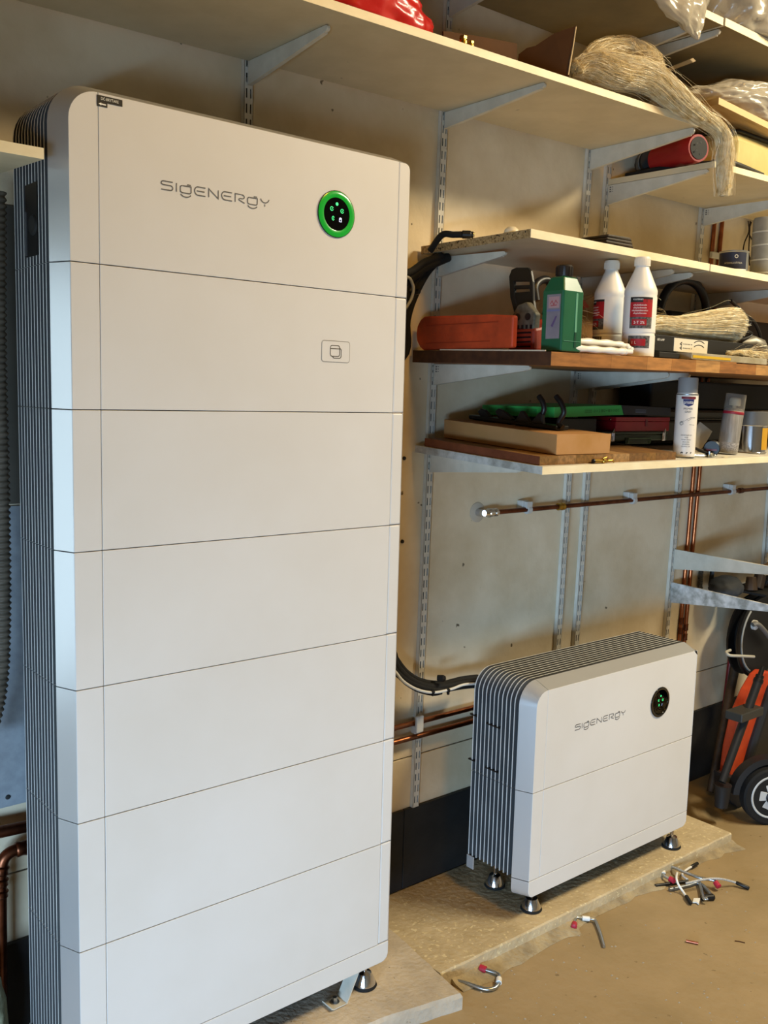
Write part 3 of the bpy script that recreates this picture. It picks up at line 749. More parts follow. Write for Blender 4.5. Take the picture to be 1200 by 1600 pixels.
# ------------------------------------------------------------------ on the long top shelf
zs = zA(0.74)+0.0195
def bagshape(d, p):
    if d.x > 0.2: p.z *= 1-0.35*(d.x-0.2); p.y -= 0.012*(d.x-0.2)
    return p
rb = obj('plastic_bag', blob((0.715, 0.085, zs+0.045), (0.190, 0.125, 0.115), 3, 0.22, 1.1, 5, zs, False, bagshape), REDBAG, None, smooth=180)
tag(rb, 'crumpled red plastic bag on the edge of the long top shelf', 'bag')
def fitting(label, p, s=1.0):
    t = thing('brass_fitting', label, 'pipe fitting', p)
    obj('body', MB().lathe([(0, 0), (0.008*s, 0), (0.008*s, 0.010*s), (0.0105*s, 0.011*s), (0.0105*s, 0.018*s), (0.007*s, 0.019*s), (0.007*s, 0.022*s)]+[(0.0, 0.022*s)], p, 14), BRASS, t, smooth=35)
    obj('olive_nut', MB().lathe([(0, 0.0222*s), (0.0095*s, 0.0222*s), (0.0095*s, 0.029*s), (0.006*s, 0.031*s), (0, 0.031*s)], p, 6), BRASS, t)
fitting('taller brass pipe fitting on the top shelf beside the red bag', (0.957, -0.012, zA(0.957)+0.0193))
fitting('shorter brass pipe fitting on the top shelf beside the cardboard', (0.981, -0.014, zA(0.981)+0.0193), 0.78)
cb = thing('cardboard_box', 'open dark brown cardboard box with raised flaps on the top shelf', 'box', (1.15, 0.12, zA(1.15)+0.0195))
zb0 = zA(1.15)+0.0195
obj('bottom', MB().hexa([(0.95, 0.02, zA(.95)+.0197), (1.36, 0.012, zA(1.36)+.0197), (1.33, 0.31, zA(1.33)+.0197), (0.95, 0.31, zA(.95)+.0197), (0.95, 0.02, zb0+.007), (1.36, 0.012, zb0+.007), (1.33, 0.31, zb0+.007), (0.95, 0.31, zb0+.007)]), CARDSHADE, cb)
f1 = [(0.985, 0.085, zb0+0.002), (1.243, 0.075, zb0+0.002), (1.243, 0.082, 2.494), (1.12, 0.088, 2.482), (1.004, 0.088, 2.466), (0.985, 0.088, 2.462)]
obj('flap', MB().prism(f1, (0, 0.004, 0)), CARDSHADE, cb)
f2 = [(1.357, 0.0, zb0+0.006), (1.379, 0.0, 2.551), (1.345, 0.045, 2.535), (1.318, 0.085, 2.507), (1.305, 0.105, 2.503), (1.293, 0.122, 2.488), (1.285, 0.125, zb0+0.006)]
obj('flap', MB().prism(f2, (0.0035, 0.0028, 0)), CARDSHADE, cb)
obj('torn_edge', MB().tube([PY(888, 117, -0.002), PY(891, 98, -0.003), PY(896, 70, -0.003), PY(900, 42, -0.002)], [0.0016, 0.0022, 0.0016, 0.0018], 5), mat('torn_card_edge', '#cbb58e', 0.9), cb)
# big hank: lump on the shelf, rope over the corner, hanging tail
hp = [PY(893, 108, 0.02), PY(925, 103, 0.0), PY(962, 112, -0.03), PY(1010, 118, -0.045), PY(1055, 152, -0.066), PY(1095, 182, -0.083), PY(1124, 203, -0.09), PY(1133, 232, -0.092), PY(1132, 265, -0.092), PY(1131, 306, -0.092)]
fh = fibre_hank('long blond fibre hank drooping off the top shelf\'s right corner', hp, [0.018, 0.042, 0.046, 0.044, 0.036, 0.024, 0.022, 0.025, 0.024, 0.017], 4200, 5, fly=0.05, width=0.0006, frizz=0.18, flylen=0.5)
lp = [PY(905, 112, -0.01), PY(935, 84, 0.03), PY(975, 82, 0.04), PY(1005, 92, 0.0), PY(1022, 112, -0.03), PY(1000, 122, -0.045)]
obj('fibre_core', core_tube(lp, [0.012, 0.03, 0.038, 0.036, 0.03, 0.02]), FLAXC, fh, smooth=180)
tag(obj('strands', strands(lp, [0.014, 0.034, 0.042, 0.040, 0.034, 0.022], 2000, 6, fly=0.05, width=0.0006, frizz=0.2, flylen=0.5), FLAX, fh), kind='stuff')

# ------------------------------------------------------------------ highest shelves and the wooden one
zt1 = 2.7165
sh = []
for px0, px1, py_, th in ((1018, 1096, -14, 0.03), (1024, 1098, 0, 0.030), (1034, 1099, 14, 0.028), (1047, 1100, 28, 0.024), (1062, 1098, 40, 0.018), (1073, 1096, 50, 0.012), (1083, 1092, 58, 0.007), (1087, 1089, 63, 0.002)):
    a, b = PY(px0, py_-(px1-px0)*0.05, -0.085), PY(px1, py_+(px1-px0)*0.05, -0.085); c = (a+b)/2; h = (b-a)/2
    sh.append([c+h*math.cos(2*PI*k/28)*(1+0.05*math.sin(k*2.3+py_*.2))+Vector((0, 1, 0))*th*math.sin(2*PI*k/28)*(1+0.25*math.sin(k*1.9+py_*0.13)) for k in range(28)])
bg_ = MB().loft(sh)
bmesh.ops.subdivide_edges(bg_.bm, edges=bg_.bm.edges, cuts=2, use_grid_fill=True)
for v in bg_.bm.verts:
    q = v.co*16
    v.co += Vector((0.4, 1, 0.4))*0.011*(1-2*abs(noise.noise(q+Vector((0, 0, 3)))))-Vector((0, .004, 0))
hb = thing('plastic_bag', 'crinkled clear plastic bag drooping over the highest shelf\'s edge', 'bag', (1.82, 0.0, zt1))
obj('drooping_end', bg_, FOIL, hb, smooth=180)
obj('bag_body', blob((1.80, 0.06, zt1+0.06), (0.16, 0.15, 0.09), 8, 0.14, 2.2, 4, zt1, True), FOIL, hb, smooth=180)
tb = obj('plastic_bag', blob((2.28, 0.07, 2.7185+0.10), (0.24, 0.17, 0.16), 9, 0.12, 2.2, 5, 2.7195, True), FOIL, None, smooth=180)
tag(tb, 'wrinkled clear plastic bag lying on the highest shelf at right', 'bag')
# big milky bag squeezed between the wooden shelf and the highest one
def bigbag(d, p):
    t = d.x            # -1 low left end ... +1 tall right end
    p.z *= 0.55+0.40*max(-0.6, min(1, t+0.35))
    p.y += 0.05*(-t)
    return p
zw = 2.489
bb2 = obj('plastic_bag', blob((2.36, 0.125, zw+0.055), (0.30, 0.175, 0.150), 4, 0.10, 1.6, 6, zw-0.006, True, bigbag), FOIL, None, smooth=180)
tag(bb2, 'big milky plastic bag filling the bare wooden shelf', 'bag')
hm = thing('hammer', 'dark hammer with reddish handle behind the fibre hank', 'hammer', (2.08, 0.29, 2.4895))
h0, h1 = PY(1013, 93, 0.20), PY(1052, 112, 0.27)
obj('handle', MB().tube([h0, h0.lerp(h1, .5), h1], [0.013, 0.011, 0.012], 10), mat('reddish_wood_handle', '#3f2015', 0.6), hm, smooth=60)
obj('head', MB().tube([h1+Vector((0.0, 0.01, 0.045)), h1+Vector((0, 0.01, 0.02)), h1+Vector((0, 0.01, -0.02)), h1+Vector((0, 0.01, -0.045))], [0.016, 0.013, 0.013, 0.016], 10), BLKM, hm, smooth=40)
sw_ = PY(1036, 112, 0.10); se_ = PY(1083, 94, -0.02)
ss = thing('wood_slat', 'pale wooden slat poking out beside the big milky bag', 'slat', (sw_.x, sw_.y, min(sw_.z, se_.z)))
obj('slat', MB().tube([sw_, se_], [0.011, 0.014], 4, flat=0.5), mat('grey_wood', '#a08a66', 0.7), ss, bevel=0.002)
# ------------------------------------------------------------------ torch shelf
zbs = 2.309
tq = thing('torch', 'red cylindrical torch lying under the wooden shelf', 'torch', (2.03, 0.08, zbs))
t0, t1 = Vector((2.005, 0.015, 2.353)), Vector((2.05, 0.195, 2.353))
ax = (t1-t0).normalized()
obj('barrel', MB().tube([t0, t0+ax*0.012, t0+ax*0.05, t0+ax*0.055, t1], [0.041, 0.043, 0.043, 0.0405, 0.0405], 28), mat('red_enamel', '#860d12', 0.5), tq, smooth=35)
obj('lens', MB().cyl(t0-ax*0.002, t0+ax*0.004, 0.034, None, 24), BLKM, tq, smooth=35)
mb = MB()
for k in range(5):
    a = k*2*PI/5; q = t0-ax*0.003+Vector((math.cos(a)*0.018, 0, math.sin(a)*0.018)); mb.cyl(q, q-ax*0.001, 0.0032, None, 8)
obj('led', mb, CHROME, tq)
bt = thing('battery_drill', 'dark power tool body behind the red torch', 'power tool', (2.10, 0.26, zbs))
obj('motor_housing', MB().tube([(2.06, 0.22, 2.36), (2.10, 0.26, 2.36), (2.20, 0.30, 2.36)], [0.040, 0.050, 0.046], 16), BLKM, bt, smooth=40)
obj('grip', MB().box((2.10, 0.23, zbs+0.001), (2.15, 0.29, 2.36)), BLKM, bt, bevel=0.008)
obj('band', MB().tube([(2.075, 0.235, 2.36), (2.088, 0.248, 2.36)], [0.0455, 0.0495], 16), mat('grey_plastic', '#57554f', 0.5), bt, smooth=40)
hs = obj('cable_coil', MB().tube(spline([(2.03, 0.30, zbs+.009), (2.02, 0.16, zbs+.008), (2.05, 0.04, zbs+.008), (2.09, -0.02, zbs+.008), (2.12, 0.02, zbs+.008), (2.13, 0.09, zbs+.009)], 8), 0.0075, 8), RUB, None, smooth=60)
tag(hs, 'black cable lying flat round the red torch', 'cable')
cn = thing('canister', 'cream chamfered canister with black rim on the torch shelf', 'canister', (2.32, 0.06, zbs))
def ringc(z, ins): return [(2.155+ins, 0.045, z), (2.20+ins*.6, -0.004+ins, z), (2.52, -0.004+ins, z), (2.52, 0.20, z), (2.155+ins, 0.20, z)]
obj('body', MB().loft([ringc(zbs+0.012, 0.004), ringc(zbs+0.10, 0.0), ringc(zbs+0.125, 0.012)]), mat('cream_plastic', '#cdbb7c', 0.45, var='#c0ae70', vscale=8), cn, bevel=0.004)
obj('rim', MB().tube([(2.15, 0.20, zbs+0.128), (2.152, 0.046, zbs+0.128), (2.20, -0.002, zbs+0.130), (2.52, -0.002, zbs+0.130)], 0.005, 8), BLK, cn, smooth=60)
obj('foot', MB().loft([ringc(zbs+0.0006, 0.01), ringc(zbs+0.0118, 0.006)]), BLK, cn)
hz = thing('hose_loop', 'dark flattened hose loops under the cream canister', 'hose', (2.16, -0.02, zbs))
for r_, yy in ((0.0085, -0.028), (0.008, -0.012)):
    obj('loop', MB().tube(spline([(2.06, yy+0.01, zbs+r_+.001), (2.12, yy-0.008, zbs+r_+.001), (2.20, yy-0.004, zbs+r_+.001), (2.27, yy+0.004, zbs+r_+.001), (2.33, yy+0.01, zbs+r_+.001)], 6), r_, 8), mat('olive_black_hose', '#2b2820', 0.5), hz, smooth=60)

# ------------------------------------------------------------------ shelf with the chipboard end
zc = 1.9985
pi_ = thing('insulated_hose', 'black insulated hose end resting on the chipboard-ended shelf', 'hose', (1.24, 0.25, zc))
a_, b_, c_, d_, e_ = PY(672, 392, 0.29), PY(690, 380, 0.25), PY(708, 374, 0.22), PY(722, 371, 0.20), PY(731, 369, 0.19)
for q in (b_, c_, d_, e_): q.z = max(q.z, zc+0.012)
obj('hose', MB().tube(spline([a_, b_, c_, d_], 6), 0.009, 12), RUB, pi_, smooth=60)
ax2 = (e_-d_).normalized()
obj('coupling', MB().tube([d_, d_+ax2*0.022, d_+ax2*0.024, d_+ax2*0.03], [0.011, 0.011, 0.009, 0.009], 14), BLK, pi_, smooth=40)
obj('brass_end', MB().cyl(d_+ax2*0.03, d_+ax2*0.034, 0.007, 0.006, 12), CHROME, pi_, smooth=40)
kp = Vector((1.212, 0.045, zc))
tag(obj('knob', MB().lathe([(0, 0), (0.020, 0), (0.0205, 0.004), (0.018, 0.012), (0.011, 0.018), (0, 0.020)], (kp.x, kp.y, zc), 24), mat('cream_plastic_knob', '#d8cfb5', 0.4), None, smooth=40), 'round cream plastic knob on the chipboard-ended shelf', 'knob')
pz = Vector((1.60, 0.0, zc))
wl = thing('folded_pouch', 'stack of folded dark leather pouches on the shelf', 'pouch', (pz.x, pz.y, zc))
for i in range(4):
    x0_, x1_ = 1.525+0.004*i, 1.665-0.005*i
    obj('fold', MB().hexa([(x0_, -0.02, zc+0.0005+0.0088*i), (x1_, -0.02, zc+0.0005+0.0088*i), (x1_-.01, 0.08, zc+0.0005+0.0088*i), (x0_, 0.08, zc+0.0005+0.0088*i),
                           (x0_, -0.02, zc+0.0083+0.0085*i), (x1_-0.012, -0.02, zc+0.0088+0.0092*i), (x1_-.02, 0.08, zc+0.0083+0.0085*i), (x0_, 0.08, zc+0.0083+0.0085*i)]), mat('dark_leather', '#2b2318', 0.6, var='#3d3122', vscale=20), wl, bevel=0.003)
pc = (2.290, 0.04); zc2 = 1.9995; va = view_angle(pc)
pt = thing('paint_can', 'small navy-labelled metal paint can on the shelf', 'can', (pc[0], pc[1], zc2))
obj('tin', MB().lathe([(0, 0), (0.047, 0), (0.0485, 0.002), (0.047, 0.005), (0.047, 0.068), (0.0485, 0.070), (0.0485, 0.073), (0.043, 0.073), (0.042, 0.069), (0, 0.069)], (pc[0], pc[1], zc2), 36), ZINC, pt, smooth=35)
obj('paper_label', cyl_patch((pc[0], pc[1]), 0.0473, va-1.25, va+1.0, zc2+0.008, zc2+0.067, 24), mat('navy_print', '#1b2034', 0.45), pt, smooth=60)
lg = cyl_patch((pc[0], pc[1]), 0.0477, va-1.25, va+1.0, zc2+0.009, zc2+0.0125, 24); obj('stripe', lg, WHITEPR, pt, smooth=60)
mb = MB(); ang = va+0.18
for k in range(12):
    a0 = k*PI/6; c3 = Vector((pc[0]+0.0478*math.cos(ang), pc[1]+0.0478*math.sin(ang), zc2+0.053)); tx = Vector((-math.sin(ang), math.cos(ang), 0))
    mb.face([c3+tx*0.0035*math.cos(a0)+Vector((0, 0, 0.0035*math.sin(a0))), c3+tx*0.0062*math.cos(a0)+Vector((0, 0, 0.0062*math.sin(a0))), c3+tx*0.0062*math.cos(a0+.5)+Vector((0, 0, 0.0062*math.sin(a0+.5))), c3+tx*0.0035*math.cos(a0+.5)+Vector((0, 0, 0.0035*math.sin(a0+.5)))])
obj('emblem', mb, mat('silver_print', '#b9b5a6', 0.5), pt)
cyl_text('lettering', 'HYDRAULVÄTSKA', pc, 0.0478, va, zc2+0.029, 0.0062, mat('silver_print', '#b9b5a6', 0.5), pt, 0.058)
gt = thing('ribbed_tube', 'tall grey tube wrapped in pale bands at the shelf\'s right', 'tube', (2.505, 0.06, zc2))
obj('tube', MB().lathe([(0, 0.0005), (0.046, 0.0005), (0.046, 0.205), (0.043, 0.212), (0.03, 0.214), (0, 0.214)], (2.505, 0.05, zc2), 30), mat('grey_paper_tube', '#84827a', 0.6, var='#77756c', vscale=20), gt, smooth=40)
for z in (0.02, 0.065, 0.115, 0.16): obj('band', MB().lathe([(0.0464, z), (0.0468, z+.0005), (0.0468, z+.0045), (0.0464, z+.005)], (2.505, 0.05, zc2), 30), mat('pale_tape', '#a9a79c', 0.6), gt, smooth=40)
# wires hanging on the wall behind
ww = thing('cable_bundle', 'thin dark wires hanging on the wall under the torch shelf', 'cable', PY(1170, 420, 0.355))
def wall_wire(pp, r=0.0028, y=0.352): return MB().tube(spline([PY(u, v, y) for u, v in pp], 6), r, 6)
for pp in (((1169, 345), (1170, 362), (1163, 380), (1160, 400)), ((1172, 345), (1171, 370), (1170, 390), (1171, 415)), ((1174, 347), (1170, 362), (1175, 374), (1180, 376), (1182, 356), (1178, 348)), ((1180, 350), (1184, 360), (1186, 372), (1184, 400), (1183, 418)), ((1170, 398), (1175, 410), (1184, 421))):
    obj('wire', wall_wire(pp), mat('brown_black_wire', '#20140e', 0.5), ww, smooth=60)
# black conduits from behind the tower up to the shelf underside
cc = thing('cable_bundle', 'thick black cables rising behind the tower to the chipboard-ended shelf', 'cable', PY(640, 520, 0.30))
for i, (pp, r, y) in enumerate(((((628, 560), (636, 500), (648, 462), (668, 425), (690, 402)), 0.011, 0.325), (((622, 560), (630, 495), (642, 450), (660, 420), (682, 400)), 0.011, 0.31),
                 (((622, 448), (640, 436), (664, 418), (700, 402)), 0.013, 0.29), (((622, 434), (644, 424), (664, 410), (690, 400)), 0.011, 0.285))):
    obj('cable', MB().tube(spline([Vector((0.72, 0.30-0.012*i, 1.48+0.10*(i > 1)*i)), Vector((0.86, 0.31-0.01*i, 1.60+0.08*(i > 1)*i))]*(i < 2)+[Vector((0.74, 0.29, 1.72)), Vector((0.92, 0.292, 1.80))]*(i >= 2)+[PY(u, v, y) for u, v in pp], 6), r, 10), RUB, cc, smooth=60)
tag(obj('cable', MB().tube(spline([PY(u, v, 0.272) for u, v in ((634, 432), (641, 436), (646, 450), (643, 466), (634, 482))], 6), 0.0042, 8), mat('grey_cable', '#a5a49c', 0.5), cc, smooth=60), 'thin grey cable loop')
g0 = PY(644, 455, 0.30); g1 = PY(655, 456, 0.27)
obj('gland', MB().tube([g0, g0.lerp(g1, .7), g1], [0.0095, 0.0095, 0.006], 6), BLK, cc)
tag(obj('bolt', MB().lathe([(0, 0), (0.0085, 0), (0.0085, 0.012), (0.004, 0.0125), (0.004, 0.018), (0, 0.018)], (0, 0, 0), 12, Matrix.Rotation(PI/2, 3, 'X')), BLK, cc), 'black plug beside the worktop bracket').location = PY(636, 577, YW-0.001)-Vector(cc.location)

# ------------------------------------------------------------------ worktop: chainsaw, bottles, fibres
cs = thing('chainsaw', 'old orange chainsaw with orange bar guard and black hand guard', 'chainsaw', (1.21, 0.12, zD(1.2, .1)))
xg = 1.152
def gp(a): return (xg+0.0, a[0], a[1])
zg0, zg1 = zD(xg, 0.34)+0.0005, 1.787
og = [(-0.03, zg0), (-0.03, zg1-0.006), (0.06, zg1), (0.30, zg1+0.006)]+[(0.302+0.045*math.cos(t), (zg0+zg1)/2+0.003+0.049*math.sin(t)) for t in (1.3, 0.9, 0.45, 0, -.45, -.9)]+[(0.315, zg0)]
for_ = [(xg, min(a, 0.3468), b) for a, b in og]
obj('bar_guard', MB().prism(for_, (0.020, 0, 0)), ORSHADE, cs, bevel=0.006, seg=3)
obj('moulded_rib', MB().box((xg-0.0025, 0.02, 1.765), (xg+0.001, 0.30, 1.7675)).box((xg-0.002, 0.05, 1.716), (xg+0.001, 0.30, 1.718)), mat('rib_orange', '#8f2f14', 0.6), cs)
text_obj('lettering', 'Husqvarna', (xg-0.0006, 0.28, 1.7345), (0, -1, 0), (0, 0, 1), 0.014, mat('embossed_orange', '#a83a18', 0.6), cs, width=0.13)
obj('muffler', MB().prism([(1.225, y, z) for y, z in ((0.045, 1.755), (-0.035, 1.748), (-0.038, 1.79), (-0.005, 1.822), (0.025, 1.815), (0.042, 1.79))], (0.02, -0.004, 0)), mat('sooty_cast_metal', '#77705f', 0.55, metal=0.5, var='#575143', vscale=40), cs, bevel=0.004)
mb = MB()
for y in (0.022, -0.014): mb.cyl((1.2262, y, 1.783), (1.2236, y, 1.783), 0.0095, None, 16)
for i in range(5): mb.box((1.2225, 0.036-i*0.015, 1.7515), (1.2248, 0.030-i*0.015, 1.7615))
obj('exhaust_port', mb, BLK, cs)
obj('engine_housing', MB().hexa([(1.222, -0.045, 1.6925), (1.36, -0.045, 1.6945), (1.36, 0.16, 1.6985), (1.222, 0.05, 1.6965), (1.222, -0.042, 1.752), (1.36, -0.042, 1.78), (1.36, 0.15, 1.80), (1.222, 0.045, 1.752)]), mat('dark_orange_housing', '#a8321a', 0.5, var='#7d2713', vscale=10), cs, bevel=0.008)
mb = MB()
for i in range(4): mb.box((1.2190, -0.03, 1.703+i*0.012), (1.2225, 0.03, 1.707+i*0.012))
obj('cooling_slot', mb, BLK, cs)
def cpx(u, v, x=1.262): return PX(u, v, x)
mb = MB(); V = Vector((0.010, 0, 0))
mb.prism([cpx(*q) for q in ((795, 432), (799, 421), (806, 418), (803, 440), (804, 462), (812, 495), (818, 512), (806, 500), (797, 465))], V)
mb.prism([cpx(*q) for q in ((806, 418), (824, 418), (829, 423), (832, 440), (833, 470), (838, 500), (832, 503), (828, 475), (827, 440), (803, 440))], V)
mb.prism([cpx(*q) for q in ((803, 446), (828, 445), (828, 451), (803, 452))], V)
mb.prism([cpx(*q) for q in ((803, 457), (829, 455), (830, 478), (822, 505), (816, 506), (809, 485), (804, 465))], V)
obj('hand_guard', mb, BLK, cs, bevel=0.002)
obj('rear_handle', MB().tube(spline([cpx(838, 470, 1.30), cpx(836, 448, 1.30), cpx(846, 438, 1.33), cpx(858, 440, 1.36), cpx(862, 462, 1.38), cpx(852, 492, 1.36)], 6), 0.011, 10), BLK, cs, smooth=60)
tag(obj('paper_strip', MB().hexa([(1.1495, -0.145, zD(1.15, -.145)+.0006), (1.1515, -0.145, zD(1.15, -.145)+.0006), (1.1515, 0.24, zD(1.15, .24)+.0006), (1.1495, 0.24, zD(1.15, .24)+.0006), (1.1495, -0.145, zD(1.15, -.145)+.004), (1.1515, -0.145, zD(1.15, -.145)+.004), (1.1515, 0.24, zD(1.15, .24)+.004), (1.1495, 0.24, zD(1.15, .24)+.004)]), mat('pale_strip', '#cdbca4', 0.6), None), 'thin pale strip along the worktop\'s left end under the chainsaw', 'strip')

gb0 = zD(1.24, -0.12)+0.001
gbt = thing('oil_bottle', 'square green plastic oil bottle with black cap beside the chainsaw', 'bottle', (1.24, -0.122, gb0))
gx0, gx1, gy0, gy1 = 1.193, 1.274, -0.158, -0.088
def gr(z, i, c=0.004):
    a, b, d, e = gx0+i, gx1-i, gy0+i, gy1-i
    return [(a+c, d, z), (b-c, d, z), (b, d+c, z), (b, e-c, z), (b-c, e, z), (a+c, e, z), (a, e-c, z), (a, d+c, z)]
GRN = mat('green_plastic', '#0f5a3c', 0.35, spec=0.6, var='#0d5236', vscale=10)
obj('body', MB().loft([gr(gb0, 0.003), gr(gb0+0.004, 0.0), gr(gb0+0.148, 0.0), gr(gb0+0.151, 0.0), gr(gb0+0.184, 0.012), gr(gb0+0.188, 0.016)]), GRN, gbt, bevel=0.0025)
gc = ((gx0+gx1)/2, (gy0+gy1)/2)
obj('cap', MB().lathe([(0.019, gb0+0.186), (0.021, gb0+0.190), (0.021, gb0+0.214), (0.0185, gb0+0.217), (0, gb0+0.217)], (*gc, 0), 20), mat('dark_brown_cap', '#1b1310', 0.45), gbt, smooth=30)
mb = MB()
for k in range(14):
    a = k*2*PI/14; mb.cyl((gc[0]+0.021*math.cos(a), gc[1]+0.021*math.sin(a), gb0+0.191), (gc[0]+0.021*math.cos(a), gc[1]+0.021*math.sin(a), gb0+0.212), 0.0014, None, 6)
obj('grip_rib', mb, mat('dark_brown_cap', '#1b1310', 0.45), gbt)
lb = obj('paper_label', MB().box((gx0-0.0008, -0.150, gb0+0.032), (gx0-0.0001, -0.106, gb0+0.142)), mat('label_grey_violet', '#857e84', 0.55, var='#756e7a', vscale=18), gbt)
obj('print', MB().box((gx0-0.0014, -0.146, gb0+0.108), (gx0-0.0009, -0.112, gb0+0.136)), mat('pinkish_print', '#a98688', 0.6), lb)
obj('print', MB().box((gx0-0.0014, -0.150, gb0+0.100), (gx0-0.0009, -0.106, gb0+0.104)), mat('blue_print', '#6a6c92', 0.6), lb)
obj('print', MB().face([(gx0-0.0015, -0.142, gb0+0.088), (gx0-0.0015, -0.136, gb0+0.088), (gx0-0.0015, -0.122, gb0+0.064), (gx0-0.0015, -0.128, gb0+0.060)]), mat('violet_print', '#5d4a70', 0.6), lb)
obj('print', strokes(MB(), [[(0, .004), (.006, .012), (.012, .002), (.018, .013), (.024, .005)], [(.002, 0), (.022, .001)]], (0, -0.117, gb0+0.114), (0, -1, 0), (0, 0, 1), 1.0, 0.0022, (-1, 0, 0), -gx0+0.0016), mat('faded_red_print', '#a0464c', 0.6), lb)
obj('sight_strip', MB().box((1.242, gy0-0.0008, gb0+0.05), (1.249, gy0-0.0001, gb0+0.147)), mat('pale_green_plastic', '#5f9a80', 0.4), gbt)
obj('sight_strip', MB().box((1.242, gy0-0.0008, gb0+0.012), (1.249, gy0-0.0001, gb0+0.05)), mat('deep_green_plastic', '#123f2f', 0.4), gbt)
obj('mould_line', MB().box((gx0+0.008, gy0-0.0011, gb0+0.0265), (gx1-0.008, gy0-0.0001, gb0+0.0275)), mat('pale_green_plastic', '#5f9a80', 0.4), gbt)

def petrol(label, c, facing):
    z0 = zD(*c)+0.001; R_ = 0.0455
    t = thing('fuel_bottle', label, 'bottle', (*c, z0), 'white fuel bottles on the worktop')
    obj('body', MB().lathe([(0, 0), (R_-0.003, 0), (R_, 0.003), (R_, 0.060), (R_-0.0015, 0.062), (R_-0.0015, 0.066), (R_, 0.068), (R_, 0.166), (R_-0.001, 0.170), (R_, 0.174), (R_, 0.184), (R_-0.004, 0.194), (0.020, 0.244), (0.0185, 0.250), (0.0185, 0.262), (0, 0.262)], (*c, z0), 40), WHITEPL, t, smooth=35)
    obj('cap', MB().lathe([(0.0185, 0.251), (0.0215, 0.251), (0.0215, 0.273), (0.020, 0.276), (0, 0.2765)], (*c, z0), 28), mat('white_cap', '#e6e0d2', 0.4), t, smooth=35)
    mb = MB()
    for k in range(28):
        a = k*2*PI/28; mb.cyl((c[0]+0.0215*math.cos(a), c[1]+0.0215*math.sin(a), z0+0.253), (c[0]+0.0215*math.cos(a), c[1]+0.0215*math.sin(a), z0+0.270), 0.0008, None, 4)
    obj('cap_rib', mb, mat('white_cap', '#e6e0d2', 0.4), t)
    a = facing; r = R_+0.0004
    LB = mat('grey_camouflage_print', '#6f6b67', 0.6, var='#2b2a29', vscale=160)
    lab = obj('paper_label', cyl_patch(c, r, a-0.62, a+0.78, z0+0.078, z0+0.163, 20), LB, t, smooth=60)
    obj('print', cyl_patch(c, r+0.0003, a-0.62, a+0.78, z0+0.149, z0+0.163, 16), BLACKPR, lab, smooth=60)
    obj('print', cyl_patch(c, r+0.0003, a-0.62, a+0.78, z0+0.109, z0+0.149, 16), REDPR, lab, smooth=60)
    obj('print', cyl_patch(c, r+0.0003, a+0.15, a+0.78, z0+0.149, z0+0.157, 10), REDPR, lab, smooth=60)
    obj('print', cyl_patch(c, r+0.0003, a-0.47, a+0.42, z0+0.086, z0+0.103, 14), REDPR, lab, smooth=60)
    cyl_text('lettering', 'KULFERNO', c, r+0.0006, a-0.14, z0+0.1545, 0.0045, WHITEPR, lab, 0.027)
    for i, w_ in enumerate(('alkylatbensin', 'alkylatbensin', 'alkylaattibensiini', 'alkylatbenzin')):
        cyl_text('lettering', w_, c, r+0.0006, a-0.02, z0+0.1395-i*0.0075, 0.0045, WHITEPR, lab, 0.037 if i != 2 else 0.045)
    cyl_text('lettering', '2-T 2%', c, r+0.0006, a-0.03, z0+0.0905, 0.0075, WHITEPR, lab, 0.030)
    l2 = obj('paper_label', cyl_patch(c, r, a-0.66, a+0.70, z0+0.024, z0+0.058, 18), LB, t, smooth=60)
    obj('print', cyl_patch(c, r+0.0003, a-0.48, a+0.42, z0+0.030, z0+0.049, 12), REDPR, l2, smooth=60)
    cyl_text('lettering', '1 L', c, r+0.0006, a-0.26, z0+0.035, 0.0085, WHITEPR, l2, 0.012)
    return t
c1, c0 = (1.600, -0.094), (1.615, 0.022)
petrol('nearer white fuel bottle with its red label facing out', c1, view_angle(c1)+0.02)
petrol('rear white fuel bottle with its label turned away', c0, view_angle(c0)-1.12)
gz = zD(1.38, -0.14)
gr_ = thing('plastic_grip', 'white wavy plastic grip lying at the worktop\'s front edge', 'grip', (1.38, -0.14, gz))
def wavy(pts, r):
    P = spline(pts, 12); return MB().tube(P, [r*(1+0.13*math.sin(i*0.75)) for i in range(len(P))], 12)
obj('grip_bar', wavy([(1.255, -0.122, gz+0.030), (1.36, -0.122, gz+0.031), (1.46, -0.124, gz+0.031), (1.497, -0.132, gz+0.025), (1.507, -0.142, gz+0.014)], 0.0105), WHITEPL, gr_, smooth=60)
obj('grip_bar', wavy([(1.252, -0.148, gz+0.0112), (1.35, -0.149, gz+0.0114), (1.44, -0.150, gz+0.0116), (1.468, -0.147, gz+0.0122)], 0.0095), WHITEPL, gr_, smooth=60)
obj('tip', MB().tube([(1.462, -0.146, gz+0.012), (1.485, -0.144, gz+0.013), (1.503, -0.142, gz+0.014)], [0.006, 0.007, 0.008], 10), WHITEPL, gr_, smooth=60)
fz = zD(1.5, 0.06)
fibre_hank('dull fibre hank standing between green bottle and white bottles', [(1.42, 0.095, fz+0.03), (1.455, 0.10, fz+0.05), (1.495, 0.10, fz+0.055), (1.525, 0.105, fz+0.035)], [0.030, 0.05, 0.052, 0.030], 1300, 21, floor=fz, fly=0.12, twist=0.9, width=0.0006)
bx = thing('card_scrap', 'tan cardboard scrap with orange piece behind the dull fibre hank', 'cardboard', (1.53, 0.16, fz+0.001))
obj('scrap', MB().prism([PY(*q, 0.17) for q in ((912, 470), (938, 458), (942, 505), (930, 500))]+[(1.75, 0.17, fz+0.003), (1.66, 0.17, fz+0.003)], (0, 0.004, 0)), CARD, bx)
